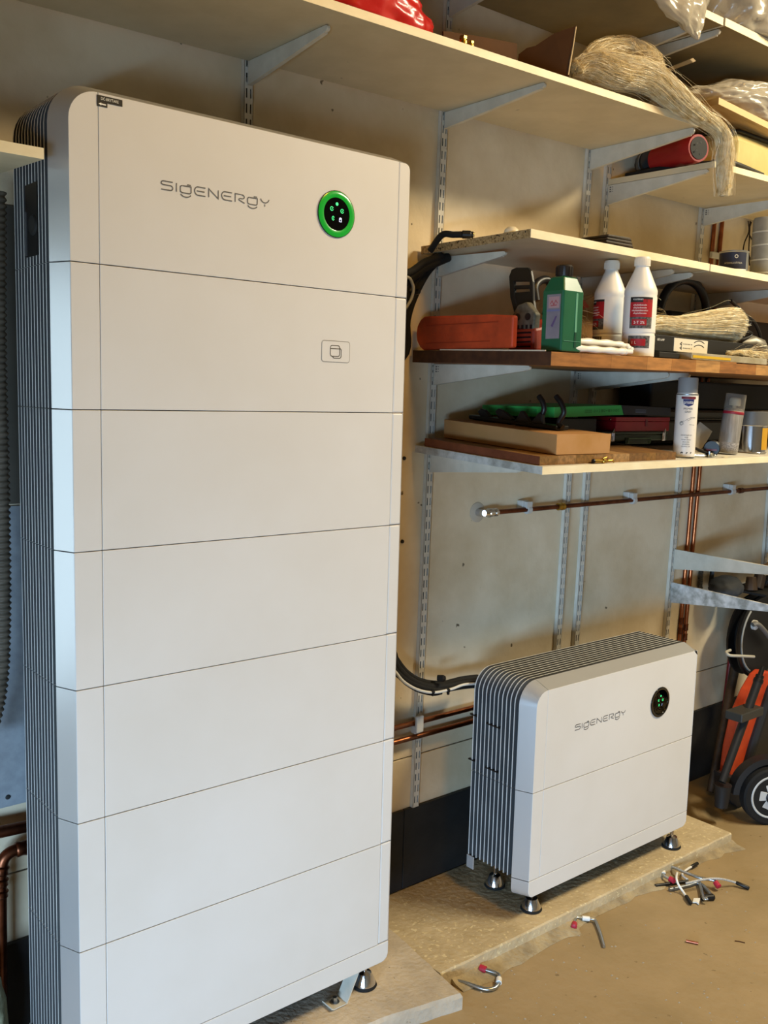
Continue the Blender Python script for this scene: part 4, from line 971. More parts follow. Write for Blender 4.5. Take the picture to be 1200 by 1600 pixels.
obj('orange_piece', MB().prism([PY(*q, 0.150) for q in ((904, 468), (912, 468), (921, 480), (905, 484))], (0, 0.012, 0)), ORANGE, bx)
# black boxed tool with a white label, propped on a block and a level
zk = zD(1.9, -0.1)
kb = thing('wooden_block', 'dark block under the labelled black box', 'block', (1.72, -0.09, zk))
obj('block', MB().box((1.668, -0.12, zk+0.0015), (1.770, 0.0, zk+0.018)), BLKM, kb, bevel=0.002)
lv = thing('spirit_level', 'yellow-striped level at the worktop\'s front edge', 'level', (1.95, -0.14, zk))
obj('profile', MB().box((1.776, -0.155, zk+0.0005), (2.20, -0.10, zk+0.020)), mat('worn_grey_profile', '#a39a84', 0.6, var='#8f8468', vscale=20), lv, bevel=0.0015)
obj('yellow_stripe', MB().box((1.782, -0.1562, zk+0.005), (1.985, -0.1552, zk+0.0125)), mat('yellow_paint', '#c9a322', 0.5), lv)
bxr = thing('tool_box', 'flat black carton with white drawn label under the bright fibre', 'box', (1.92, -0.03, zk+0.0205))
z0, z1 = zk+0.0205, zk+0.066
obj('carton', MB().box((1.664, -0.105, z0), (2.20, 0.06, z1)), mat('black_carton', '#191817', 0.45), bxr, bevel=0.001)
lab = obj('paper_label', MB().box((1.758, -0.1062, z0+0.003), (1.934, -0.1052, z1-0.004)), mat('white_label', '#d6cdb9', 0.6), bxr)
for i, zz in enumerate((z0+0.026, z0+0.014)):
    strokes_mb = strokes(MB(), [[(0, .0), (.008, .004), (.008, -.004), (0, 0)]]+[[(x, 0), (x+.004, 0)] for x in (.016, .024, .032, .04, .048, .058)]+[arc(.10, -.045, .058, 118, 62, 8)], (1.788, -0.1063, zz), (1, 0, 0), (0, 0, 1), 1.0, 0.0026, (0, -1, 0), 0.0003)
    obj('drawn_mark', strokes_mb, BLACKPR, lab)
text_obj('lettering', 'LED LAMP', (1.674, -0.1055, z1-0.016), (1, 0, 0), (0, 0, 1), 0.006, WHITEPR, bxr, width=0.035)
fp = [(1.655, -0.06, z1+0.02), (1.74, -0.06, z1+0.035), (1.84, -0.055, z1+0.035), (1.96, -0.055, z1+0.045), (2.09, -0.06, z1+0.058), (2.145, -0.062, z1+0.058)]
fibre_hank('bright blond fibre sheaf fanning out on the black carton', fp, [0.018, 0.026, 0.030, 0.040, 0.050, 0.056], 5200, 31, floor=z1, cut=True, fly=0.012, twist=0.1, width=0.0007, frizz=0.10, flylen=0.25)
fp = [(1.66, 0.02, z1+0.03), (1.73, 0.045, z1+0.06), (1.79, 0.045, z1+0.05), (1.86, 0.035, z1+0.03)]
fibre_hank('brownish fibre tuft at the left of the bright sheaf', fp, [0.022, 0.038, 0.038, 0.022], 1100, 33, floor=z1, fly=0.15, twist=0.9, width=0.0006)
zf4 = zD(2.0, -0.15)
fp = [(2.0, -0.132, zf4+0.030), (2.10, -0.135, zf4+0.031), (2.22, -0.128, zf4+0.030), (2.34, -0.125, zf4+0.030)]
fibre_hank('thin fibre wisps along the worktop front right of the level', fp, [0.006, 0.011, 0.013, 0.013], 700, 35, fly=0.22, twist=0.5, width=0.0006)
ed = thing('ear_defenders', 'black ear defenders with arched band behind the bright fibre', 'ear defenders', (1.98, 0.17, zD(1.98, .17)))
ea = PY(1030, 492, 0.13); eb = PY(1103, 492, 0.13); em_ = (ea+eb)/2; hw = (eb-ea)/2
obj('headband', MB().tube([em_+hw*math.cos(PI-k*PI/16)+Vector((0, 0, 0.115*math.sin(k*PI/16))) for k in range(17)], 0.013, 10, flat=1.2), BLK, ed, smooth=60)
for q in (ea, eb):
    obj('ear_cup', MB().tube([(q.x, q.y, zD(q.x, q.y)+0.0015), (q.x, q.y, zD(q.x, q.y)+0.02), (q.x, q.y, q.z-0.02), (q.x, q.y, q.z+0.012)], [0.03, 0.038, 0.036, 0.02], 16), BLKM, ed, smooth=50)
hc = thing('hose_coil', 'black looped cables at the worktop\'s right edge', 'hose', (2.25, 0.0, zD(2.25, 0)))
zz = zD(2.2, 0)
for pp in (((1150, 478), (1165, 492), (1180, 506), (1188, 530), (1176, 543), (1155, 540), (1145, 535)), ((1142, 470), (1160, 488), (1172, 505), (1160, 512), (1148, 506)), ((1150, 520), (1168, 518), (1174, 524), (1160, 530), (1146, 528))):
    P = [PY(u, v, 0.0) for u, v in pp]
    obj('cable', MB().tube(spline([Vector((q.x, q.y, max(q.z, zz+0.008))) for q in P], 6), 0.0058, 8), BLK, hc, smooth=60)
gtl = thing('angle_tool', 'grey metal tool lying on cables at the worktop\'s right edge', 'power tool', (2.42, 0.0, zz))
obj('gear_head', MB().tube([(2.33, 0.02, zz+0.075), (2.37, 0.0, zz+0.078), (2.40, -0.01, zz+0.068), (2.42, -0.02, zz+0.045)], [0.018, 0.028, 0.030, 0.022], 12), mat('grey_cast_metal', '#7a766c', 0.45, metal=0.6), gtl, smooth=40)
obj('body', MB().tube([(2.38, 0.06, zz+0.042), (2.50, 0.06, zz+0.042), (2.62, 0.06, zz+0.042)], [0.038, 0.04, 0.036], 14), BLK, gtl, smooth=40)
obj('guard', MB().box((2.26, -0.04, zz+0.003), (2.46, 0.0, zz+0.028)), mat('dull_grey_metal', '#6d6a63', 0.4, metal=0.6), gtl, bevel=0.006)
tag(obj('tool_case', MB().box((2.16, 0.185, zD(2.2, .33)+0.001), (2.9, 0.33, 1.88)), mat('dark_brown_case', '#1d130c', 0.6, var='#120c08', vscale=6), None, bevel=0.01), 'dark brown case standing at the back of the worktop', 'case')

# ------------------------------------------------------------------ lowest shelf
def slab_on(y0, y1, x0, x1, za, zb_, lift=0.0006):
    """box that follows the slight tilt of the lowest shelf"""
    return [(x0, y0, zE(y0)+za+lift), (x1, y0, zE(y0)+za+lift), (x1, y1, zE(y1)+za+lift), (x0, y1, zE(y1)+za+lift),
            (x0, y0, zE(y0)+zb_), (x1, y0, zE(y0)+zb_), (x1, y1, zE(y1)+zb_), (x0, y1, zE(y1)+zb_)]
ob = thing('board_offcut', 'butcher-block offcut with reddish end lying on the lowest shelf', 'board', (1.5, 0.1, zE(0.1)))
random.seed(5); xs = [1.1762]
while xs[-1] < 1.70: xs.append(xs[-1]+0.045+0.04*random.random())
xs[-1] = 1.782
for a, b in zip(xs, xs[1:]):
    c = random.choice(['#9a7346', '#86602f', '#a98354', '#7d5930', '#b08a58'])
    obj('stave', MB().hexa(slab_on(-0.120, 0.32, a+.0003, b-.0003, 0, 0.0235)), mat('offcut_'+c[1:], c, 0.55, var='#%02x%02x%02x' % tuple(int(int(c[q:q+2], 16)*.75) for q in (1, 3, 5)), vscale=40, stretch=(3, .4, 3)), ob)
tag(obj('end_edge', MB().hexa(slab_on(-0.119, 0.319, 1.1748, 1.1760, 0, 0.0235)), mat('reddish_end', '#6e3a22', 0.55, var='#5a2c18', vscale=25), ob), 'reddish brown stained end')
zt_ = 0.0245
cbx = thing('cardboard_box', 'closed flat brown cardboard box on the lowest shelf', 'box', (1.35, 0.1, zE(0.1)+zt_))
obj('carton', MB().hexa(slab_on(-0.112, 0.315, 1.246, 1.472, zt_, zt_+0.054)), CARD, cbx, bevel=0.0015)
obj('lid_flap', MB().hexa([(1.247, -0.1135, zE(-.112)+zt_+.0008), (1.471, -0.1135, zE(-.112)+zt_+.0008), (1.471, -0.1125, zE(-.112)+zt_+.0008), (1.247, -0.1125, zE(-.112)+zt_+.0008),
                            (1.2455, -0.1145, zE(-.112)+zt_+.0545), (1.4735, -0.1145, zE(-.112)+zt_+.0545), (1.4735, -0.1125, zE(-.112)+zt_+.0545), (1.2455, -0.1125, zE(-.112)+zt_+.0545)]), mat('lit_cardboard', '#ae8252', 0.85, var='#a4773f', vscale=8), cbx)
ztc = zt_+0.0555
hr = thing('hook_rack', 'black plastic hook rack with two tall prongs on the cardboard box', 'hook rack', (1.33, 0.1, zE(0.1)+ztc))
xr_ = 1.345
def hx(u, v, x=xr_): return PX(u, v, x)
ya, yb = 0.31, -0.03
obj('base_bar', MB().hexa(slab_on(yb, ya, xr_-0.004, xr_+0.05, ztc, ztc+0.013)), BLK, hr, bevel=0.003)
for pp in (((845, 655), (850, 640), (848, 628), (842, 619)), ((873, 660), (881, 645), (877, 630), (869, 619))):
    obj('prong', MB().tube(spline([hx(u, v, xr_+0.012) for u, v in reversed([(pp[0][0]+6, 668)]+list(pp))], 6), 0.0078, 10), BLK, hr, smooth=60)
for pp in (((746, 643), (751, 638), (757, 641), (773, 660), (758, 664)), ((773, 643), (778, 638), (784, 641), (801, 654), (796, 664), (782, 660)), ((803, 660), (813, 642), (816, 642), (830, 664), (806, 668)), ((829, 660), (842, 644), (846, 647), (848, 668), (832, 668))):
    obj('lug', MB().prism([hx(u, v) for u, v in pp], (0.014, 0, 0)), BLK, hr, bevel=0.002)
blk = thing('carton', 'dark carton under the green box on the lowest shelf', 'box', (1.58, 0.15, zE(.15)+zt_))
obj('carton', MB().box((1.478, 0.07, zE(.31)+zt_+.001), (1.645, 0.31, 1.5145)), mat('blue_black_carton', '#10131b', 0.5), blk, bevel=0.002)
gbx = thing('tool_box', 'long bright green tool carton with printed symbols', 'box', (1.6, 0.2, 1.5165))
GR2 = mat('bright_green_print', '#2f9a45', 0.5)
obj('carton', MB().hexa([(1.418, 0.045, 1.517), (1.742, 0.045, 1.527), (1.742, 0.33, 1.527), (1.418, 0.33, 1.5165), (1.418, 0.045, 1.547), (1.728, 0.045, 1.5565), (1.728, 0.33, 1.5565), (1.418, 0.33, 1.546)]), GR2, gbx, bevel=0.001)
mb = MB(); q0 = (1.60, 0.0447, 1.5375)
L = []
for i, k in enumerate(('o', '+', 'I', '#', 'o', '-', '#', '>', '>', 'o', 'c')):
    x = i*0.0115; s_ = 0.0036
    if k == 'o': l = arc(x, 0, s_, 0, 360, 8); l[-1] = l[0]; L.append(l)
    elif k == '+': L += [[(x-s_, 0), (x+s_, 0)], [(x, -s_), (x, s_)]]
    elif k == 'I': L += [[(x, -s_), (x, s_)], [(x-s_*.7, s_), (x+s_*.7, s_)], [(x-s_*.7, -s_), (x+s_*.7, -s_)]]
    elif k == '#': L += [[(x-s_, -s_), (x+s_, -s_), (x+s_, s_), (x-s_, s_), (x-s_, -s_)], [(x-s_, 0), (x+s_, 0)]]
    elif k == '-': L += [[(x-s_, -.001), (x, .001), (x+s_, .001)]]
    elif k == '>': L += [[(x-s_*.6, s_), (x+s_*.6, 0), (x-s_*.6, -s_)]]
    else: L += [arc(x, 0, s_, 40, 320, 8)]
strokes(mb, L, q0, (1, 0, 0.03), (0, 0, 1), 1.0, 0.0012, (0, -1, 0), 0.0002)
for i in range(4): strokes(mb, [[(-0.045, 0.004-i*0.0025), (-0.012, 0.004-i*0.0025)]], q0, (1, 0, 0.03), (0, 0, 1), 1.0, 0.0008, (0, -1, 0), 0.0002)
obj('symbol_print', mb, mat('dark_green_print', '#12461f', 0.6), gbx)
obj('end_print', MB().box((1.4170, 0.11, 1.525), (1.4178, 0.30, 1.540)), mat('mid_green_print', '#27823a', 0.6), gbx)
obj('dark_end', MB().hexa([(1.7432, 0.045, 1.5275), (1.99, 0.045, 1.5265), (1.99, 0.30, 1.5265), (1.7432, 0.30, 1.5275), (1.7292, 0.045, 1.5566), (1.99, 0.045, 1.551), (1.99, 0.30, 1.551), (1.7292, 0.30, 1.5566)]), mat('blue_black_carton', '#10131b', 0.5), gbx, bevel=0.001)
mb = MB()
for i in range(3): strokes(mb, [[(0, -i*0.004), (0.055, -i*0.004)]], (1.80, 0.0447, 1.5435), (1, 0, -.02), (0, 0, 1), 1.0, 0.0014, (0, -1, 0), 0.0003)
obj('pale_print', mb, mat('dim_blue_print', '#59606e', 0.6), gbx)
zgm = zE(0.16)+zt_
gm = thing('metal_toolbox', 'dark green metal box with two clasps under the red box', 'toolbox', (1.85, 0.13, zgm))
DG = mat('dark_green_enamel', '#24382a', 0.4, var='#1d2e22', vscale=12)
obj('tray', MB().box((1.650, 0.052, zgm+0.0085), (1.99, 0.21, 1.466)), DG, gm, bevel=0.003)
obj('lid', MB().box((1.649, 0.051, 1.4665), (1.991, 0.211, 1.4755)), DG, gm, bevel=0.003)
obj('runner', MB().box((1.66, 0.06, zgm+0.006), (1.98, 0.20, zgm+0.0085)), BLKM, gm)
for x in (1.700, 1.965):
    c_ = obj('clasp', MB().box((x-0.008, 0.0475, 1.446), (x+0.008, 0.0508, 1.472)).box((x-0.005, 0.046, 1.448), (x+0.005, 0.0474, 1.462)), CHROME, gm, bevel=0.0008)
    obj('catch', MB().tube([(x-0.005, 0.047, 1.472), (x, 0.045, 1.485), (x+0.005, 0.047, 1.472)], 0.0012, 6), CHROME, c_)
h_ = obj('handle_plate', MB().box((1.765, 0.0495, 1.437), (1.895, 0.0515, 1.457)), mat('shadow_green', '#1a2a1f', 0.5), gm)
obj('handle', MB().tube([(1.773, 0.0495, 1.441), (1.773, 0.0455, 1.441), (1.773, 0.0455, 1.455), (1.888, 0.0455, 1.455), (1.888, 0.0455, 1.441), (1.888, 0.0495, 1.441)], 0.0022, 6), mat('green_steel', '#4d6350', 0.4, metal=0.4), h_)
rm = thing('metal_toolbox', 'small red metal box stacked on the dark green one', 'toolbox', (1.86, 0.12, 1.4765))
RD = mat('red_box_enamel', '#8f1520', 0.4, var='#7d101a', vscale=8)
obj('tray', MB().box((1.718, 0.054, 1.4765), (2.0, 0.20, 1.507)), RD, rm, bevel=0.002)
obj('lid', MB().box((1.717, 0.053, 1.5075), (2.001, 0.201, 1.5205)), RD, rm, bevel=0.002)
obj('latch', MB().box((1.867, 0.0515, 1.492), (1.877, 0.0535, 1.514)), mat('dark_red_latch', '#5d0e15', 0.4), rm)
mb = MB()
for y, z in ((0.075, 1.512), (0.185, 1.512)): mb.lathe([(0, 0), (0.003, 0), (0.002, 0.0012), (0, 0.0014)], (1.7168, y, z), 10, Matrix.Rotation(-PI/2, 3, 'Y'))
obj('rivet', mb, CHROME, rm)
bk = thing('tool_case', 'long black tool case at the back of the lowest shelf', 'case', (2.4, 0.26, zE(.26)))
obj('case_body', MB().box((2.06, 0.19, zE(.3)+0.002), (2.95, 0.335, 1.51)), BLK, bk, bevel=0.012)
obj('case_lid', MB().box((2.055, 0.185, 1.512), (2.955, 0.338, 1.545)), BLK, bk, bevel=0.010)
obj('dark_filler_case', MB().box((2.10, 0.20, 1.5465), (2.93, 0.335, 1.645)), BLKM, bk, bevel=0.008)  # black case added to darken the gap below the worktop
obj('lid_edge', MB().box((2.054, 0.1835, 1.5095), (2.956, 0.186, 1.5135)), mat('dark_grey_plastic', '#34332f', 0.5), bk)

def spray(label, c, R_, H, capm, tilt=None):
    return None
pcn = (1.878, -0.084); z0 = zE(pcn[1])+0.002; R_ = 0.0325; va = view_angle(pcn)
sp = thing('spray_can', 'white primer spray can with grey cap standing on the lowest shelf', 'spray can', (*pcn, z0))
WC = mat('white_can_paint', '#dcd7cf', 0.35)
obj('can_body', MB().lathe([(0, 0.0), (R_-0.002, 0), (R_, 0.0015), (R_, 0.189), (R_-0.001, 0.192), (R_-0.006, 0.199), (0, 0.199)], (*pcn, z0), 36), WC, sp, smooth=35)
obj('rim', MB().lathe([(R_-0.003, -0.0004), (R_+0.0006, 0.0005), (R_+0.0006, 0.003), (R_-0.002, 0.0035)], (*pcn, z0), 36), ZINC, sp, smooth=40)
obj('rim', MB().lathe([(R_-0.002, 0.187), (R_+0.0007, 0.1885), (R_+0.0007, 0.191), (R_-0.002, 0.1925)], (*pcn, z0), 36), ZINC, sp, smooth=40)
obj('cap', MB().lathe([(R_-0.003, 0.1925), (R_-0.003, 0.238), (R_-0.005, 0.241), (0, 0.2415)], (*pcn, z0), 32), mat('primer_grey_cap', '#8d8c8a', 0.5), sp, smooth=35)
r = R_+0.0004
obj('print', cyl_patch(pcn, r, va-0.52, va+0.85, z0+0.1765, z0+0.1835, 14), mat('maroon_print', '#6d1524', 0.5), sp, smooth=60)
def shield(u, v): 
    a = (u-0.5)*2; zz_ = 0.176 - (0.016+0.006*(1-abs(a)))*v
    return (pcn[0]+r*1.001*math.cos(va+0.16+a*(0.52-0.08*v)), pcn[1]+r*1.001*math.sin(va+0.16+a*(0.52-0.08*v)), z0+zz_)
obj('print', MB().grid(shield, 11, 4), mat('blue_badge_print', '#232a63', 0.5), sp, smooth=60)
cyl_text('lettering', 'presto', pcn, r+0.0004, va+0.16, z0+0.1625, 0.0105, WHITEPR, sp, 0.027)
cyl_text('lettering', 'PRIMER', pcn, r+0.0003, va+0.16, z0+0.1445, 0.0062, BLACKPR, sp, 0.027)
cyl_text('lettering', 'GREY', pcn, r+0.0003, va+0.16, z0+0.1355, 0.0062, BLACKPR, sp, 0.020)
def cyl_strokes(lines, wd):
    mb = MB()
    strokes(mb, lines, (0, 0, 0), (1, 0, 0), (0, 1, 0), 1.0, wd, (0, 0, 1), 0)
    for v in mb.bm.verts:
        th = va+0.12+v.co.x/r; v.co = Vector((pcn[0]+(r+.0003)*math.cos(th), pcn[1]+(r+.0003)*math.sin(th), z0+v.co.y))
    return mb
obj('car_drawing', cyl_strokes([[(-.020, .106), (-.012, .110), (.004, .112), (.012, .118), (.026, .121)], [(-.006, .112), (.002, .117), (.012, .122), (.024, .122)], arc(-.0165, .1035, .0055, 0, 330, 10), arc(-.0165, .1035, .003, 0, 330, 8), [(-.012, .102), (.01, .100), (.024, .099)]], 0.0009), mat('soft_black_print', '#3b3a39', 0.6), sp)
obj('print_line', cyl_strokes([[(-.036, .0845), (.026, .0845)]], 0.0012), mat('soft_grey_print', '#8d8a86', 0.6), sp)
for i, w_ in enumerate(('GRUNDFARBE GRIS', 'GRIJS', 'PRIMER GRIGIO', 'BASE GRIS', 'GRUNDERING', 'GRUNNING GRÅ')):
    cyl_text('lettering', w_, pcn, r+0.0003, va+0.14, z0+0.0665-i*0.0068, 0.0036, mat('soft_black_print', '#3b3a39', 0.6), sp, 0.0022*len(w_))
obj('hazard_print', cyl_strokes([[(-.014, .0135), (-.009, .0175)], [(-.009, .0135), (-.007, .0165)], [(.002, .0135), (.007, .0165)], [(.016, .0135), (.019, .0175)]], 0.003), BLACKPR, sp)

# tilted clear-cap can
p2 = Vector((2.172, -0.055, zE(-.055)+0.0055)); tilt = Matrix.Rotation(math.radians(7.5), 3, Vector((0.77, 0.0, 0)).cross(Vector((0, 0, 1)))*-1) 
axd = Vector((0.075, -0.055, 1)).normalized(); tilt = Vector((0, 0, 1)).rotation_difference(axd).to_matrix()
sc = thing('spray_can', 'silvery spray can with clear cap leaning beside the primer can', 'spray can', p2)
SCM = mat('silver_print_can', '#8d8984', 0.38, metal=0.45, var='#a9a5a0', vscale=40, stretch=(3, 3, 0.3))
obj('can_body', MB().lathe([(0, 0), (0.030, 0), (0.0325, 0.002), (0.0325, 0.137), (0.031, 0.140), (0.024, 0.147), (0, 0.147)], p2, 32, tilt), SCM, sc, smooth=35)
obj('print_band', MB().lathe([(0.0327, 0.1275), (0.0331, 0.128), (0.0331, 0.136), (0.0327, 0.1365)], p2, 32, tilt), mat('crimson_print', '#8d1c2c', 0.45), sc, smooth=40)
obj('fine_print', MB().lathe([(0.0327, 0.010), (0.0329, 0.0105), (0.0329, 0.035), (0.0327, 0.0355)], p2, 32, tilt), mat('grey_fine_print', '#6f6b68', 0.5, var='#a8a39e', vscale=220), sc, smooth=40)
obj('nozzle', MB().lathe([(0.006, 0.147), (0.006, 0.156), (0.018, 0.156), (0.018, 0.176), (0.014, 0.181), (0, 0.182)], p2, 20, tilt), mat('cream_nozzle', '#c9c0ae', 0.5), sc, smooth=35)
obj('clear_cap', MB().lathe([(0.0325, 0.139), (0.0325, 0.190), (0.031, 0.193), (0, 0.1935), (0, 0.1920), (0.0300, 0.1915), (0.0312, 0.189), (0.0312, 0.139)], p2, 32, tilt), mat('clear_cap_plastic', '#e9e6df', 0.12, trans=0.92, ior=1.3), sc, smooth=35)
# chrome tin with grey lid
p3 = (2.345, -0.035); z3 = zE(p3[1])+0.002
ct = thing('paint_can', 'shiny metal tin with grey lid at the lowest shelf\'s right', 'can', (*p3, z3))
obj('tin', MB().lathe([(0, 0), (0.054, 0), (0.0555, 0.002), (0.054, 0.004), (0.054, 0.091), (0.0555, 0.093), (0, 0.093)], (*p3, z3), 40), CHROME, ct, smooth=35)
obj('lid', MB().lathe([(0.0535, 0.094), (0.0555, 0.094), (0.0555, 0.138), (0.0535, 0.140), (0, 0.140)], (*p3, z3), 40), mat('dark_grey_lid', '#5c5b58', 0.45), ct, smooth=35)
vb = view_angle(p3)
obj('paper_label', cyl_patch(p3, 0.0545, vb+0.75, vb+1.5, z3+0.012, z3+0.085, 10), mat('yellow_label', '#c08f24', 0.5), ct, smooth=60)
# strap clamp
kc = thing('band_clamp', 'black strap tool with round head in front of the leaning can', 'clamp', (2.03, -0.09, zE(-.09)))
za_ = zE(-0.09)
k0 = Vector((2.005, -0.1, za_+0.0275)); k1 = Vector((2.065, -0.068, za_+0.0275))
obj('drum', MB().tube([k0, k0.lerp(k1, .04), k0.lerp(k1, .45), k0.lerp(k1, .48), k0.lerp(k1, .55), k0.lerp(k1, .58), k1], [0.023, 0.0255, 0.0255, 0.0235, 0.0235, 0.0255, 0.024], 26), BLK, kc, smooth=35)
dk = (k0-k1).normalized()
obj('red_insert', MB().hexa([k0+dk*0.0008+Vector((-.016*.47, .016*.88, z)) for z in (-.006, .0005)]*0 or [tuple(k0+dk*d+Vector((s*0.47*0.016, -s*0.88*0.016, z))) for z in (-.007, -.001) for s, d in ((-1, .0003), (1, .0003), (1, .0016), (-1, .0016))]), mat('dark_red_plastic', '#5e1018', 0.4), kc)
obj('arm', MB().tube([(1.916, -0.085, za_+0.034), (1.96, -0.10, za_+0.018), (2.0, -0.112, za_+0.008)], [0.008, 0.009, 0.006], 4, flat=0.5), BLK, kc)
obj('arm', MB().tube([(1.905, -0.07, za_+0.006), (1.96, -0.10, za_+0.006), (2.01, -0.11, za_+0.006)], [0.005, 0.005, 0.005], 6), ZINC, kc)
obj('pivot_bolt', MB().cyl((1.985, -0.118, za_+0.010), (1.982, -0.106, za_+0.010), 0.006, None, 6).cyl((1.975, -0.112, za_+0.001), (1.975, -0.112, za_+0.02), 0.004, None, 8), ZINC, kc)
cdp = thing('plastic_scraper', 'pale plastic plate leaning behind the primer can', 'scraper', (1.99, 0.05, zE(.05)))
A_ = [PY(*q, 0.02) for q in ((1083, 672), (1094, 659), (1113, 674), (1100, 697), (1085, 712))]
obj('plate', MB().prism(A_, (0.0015, 0.003, 0)), mat('pale_plastic_plate', '#b1aca2', 0.5), cdp)
pps = thing('paper_sheet', 'crumpled pale paper under the shiny tin on the lowest shelf', 'paper', (2.25, -0.10, zE(-.1)))
obj('sheet', MB().grid(lambda u, v: (2.04+0.36*u, -0.132+0.055*v-0.01*u, zE(-0.132+0.055*v-.01*u)+0.0012+0.004*abs(noise.noise(Vector((u*6, v*3, 2))))*(1-v*.7)), 24, 6), mat('pale_paper', '#c9c2a8', 0.8), pps, solid=0.0008)
bo = thing('brass_bolt', 'short brass bolt with black tip lying on the lowest shelf', 'bolt', (1.44, -0.13, zE(-.13)))
b0, b1 = PZ(936, 718, zE(-.13)+0.0075), PZ(966, 723, zE(-.13)+0.006)
b0.y = b1.y = -0.129; b0.x, b1.x = 1.385, 1.455
dd = (b1-b0)
obj('shank', MB().tube([b0, b0+dd*.5, b0+dd*.52, b0+dd*.62, b0+dd*.64, b1], [0.0058, 0.0050, 0.0072, 0.0072, 0.004, 0.0035], 12), BRASS, bo, smooth=35)
obj('black_tip', MB().tube([b0-dd*0.06, b0], [0.0052, 0.0062], 12), BLK, bo, smooth=35)
obj('cotter', MB().tube([b0+dd*.58+Vector((0, 0, .007)), b0+dd*.75+Vector((0, -.002, .011)), b0+dd*.9+Vector((0, -.002, -0.001))], 0.0014, 6).tube([b0+dd*.66, b0+dd*1.1+Vector((0, -.003, .003)), b0+dd*1.2+Vector((0, -.003, -.003))], 0.0022, 6), BRASS, bo)

# ------------------------------------------------------------------ pipes on the back wall
yp = YW-0.032
hp_ = thing('copper_pipe', 'long horizontal copper pipe on the wall below the lowest shelf', 'pipe', (2.3, yp, 1.2))
def zp(x): return 1.209+0.006*(x-1.46)/1.7
obj('pipe', MB().tube([(1.505, yp, zp(1.5)), (2.2, yp, zp(2.2)), (3.28, yp, zp(3.28))], 0.0078, 12), COPDARK, hp_, smooth=40)
def ringx(mb, x, segs):
    pr = [(x+a, yp, zp(x)) for a, _ in segs]; return mb.tube(pr, [q for _, q in segs], 14)
obj('elbow_body', ringx(MB(), 1.445, [(0.004, 0.0095), (0.02, 0.0125), (0.022, 0.015), (0.03, 0.015), (0.032, 0.0115), (0.045, 0.0115), (0.047, 0.0145), (0.056, 0.0145), (0.058, 0.010), (0.064, 0.0095)]), CHROME, hp_, smooth=35)
obj('wall_stub', MB().tube([(1.449, YW-0.0006, zp(1.45)), (1.449, yp, zp(1.45))], 0.012, 14), CHROME, hp_, smooth=40)
obj('wall_rosette', MB().lathe([(0.0, 0), (0.032, 0), (0.032, 0.0015), (0.028, 0.003), (0, 0.003)], (1.449, YW-0.0006, zp(1.45)), 28, Matrix.Rotation(PI/2, 3, 'X')), mat('painted_rosette', '#b9b0a0', 0.6), hp_, smooth=40)
cx_ = 1.80
obj('coupling', ringx(MB(), cx_, [(0.0, 0.0085), (0.001, 0.0125), (0.009, 0.0125), (0.010, 0.0105), (0.019, 0.0105), (0.020, 0.0130), (0.030, 0.0130), (0.031, 0.0085)]), BRASS, hp_, smooth=30)
obj('coupling', ringx(MB(), 2.945, [(0, 0.0085), (0.001, 0.0118), (0.022, 0.0118), (0.023, 0.0085)]), COPDARK, hp_, smooth=30)
CLIPM = mat('grey_white_clip', '#bdbcb8', 0.5)
for x in (1.647, 2.215, 2.885):
    c_ = obj('pipe_clip', MB().box((x-0.016, YW-0.0275, zp(x)-0.004), (x+0.016, YW-0.0006, zp(x)+0.029)), CLIPM, hp_, bevel=0.003)
    obj('clip_jaw', MB().tube([(x-0.004 if x < 2.8 else x-.012, yp, zp(x)), (x+0.012, yp, zp(x))], 0.0145, 20).box((x-0.010, yp-0.0105, zp(x)+0.004), (x+0.014, yp+0.004, zp(x)+0.026)), CLIPM, c_, smooth=40)
for nm, xa, xb in (('left of the two vertical copper pipes by the right wall rail', 2.616, 2.669), ('right of the two vertical copper pipes by the right wall rail', 2.652, 2.722)):
    t = thing('copper_pipe', nm, 'pipe', (xa, YW-0.0085, 0.12), 'vertical copper pipe pair')
    def vx(z): return xa+(xb-xa)*(z-0.65)/1.65
    yv = YW-0.0087
    obj('pipe', MB().tube([(vx(0.12), yv, 0.12), (vx(1.2), yv, 1.2), (vx(2.28), yv, 2.28)], 0.0078, 12), COPPER, t, smooth=40)
    zj = 0.705 if xa < 2.63 else 0.675
    for z_ in (zj, zj-0.04):
        obj('soldered_joint', MB().tube([(vx(z_), yv-.001, z_-0.014), (vx(z_), yv-.001, z_-0.012), (vx(z_), yv-.001, z_-0.008), (vx(z_), yv-.001, z_+0.008), (vx(z_), yv-.001, z_+0.012), (vx(z_), yv-.001, z_+0.014)], [0.008, 0.0105, 0.0095, 0.0095, 0.0105, 0.008], 12), COPDARK, t, smooth=30)
vc = thing('pipe_clip', 'pale double clip on the copper pipes above the shelf by the paint can', 'pipe clip', (2.67, YW-0.02, 2.115))
obj('clip_body', MB().box((2.632, YW-0.030, 2.118), (2.722, YW-0.0175, 2.142)), CLIPM, vc, bevel=0.003)
yl_ = YW-0.024
for i, (nm, z) in enumerate((('upper low copper pipe running behind the battery tower', 0.583), ('lower low copper pipe running behind the battery tower', 0.538))):
    t = thing('copper_pipe', nm, 'pipe', (0.8, yl_, z), 'low copper pipe pair')
    obj('pipe', MB().tube([(0.2 if i else -0.6, yl_, z+0.003), (0.8, yl_, z), (1.60, yl_, z-0.004)], 0.0085, 12), COPPER, t, smooth=40)
dc = thing('pipe_clip', 'white double clip holding the low copper pipes at the wall rail', 'pipe clip', (1.205, yl_, 0.55))
obj('clip_body', MB().box((1.180, YW-0.046, 0.555), (1.208, YW-0.0355, 0.607)), CLIPM, dc, bevel=0.003)
obj('clip_spacer', MB().box((1.183, YW-0.0345, 0.5485), (1.205, YW-0.0155, 0.5735)), CLIPM, dc, bevel=0.002)
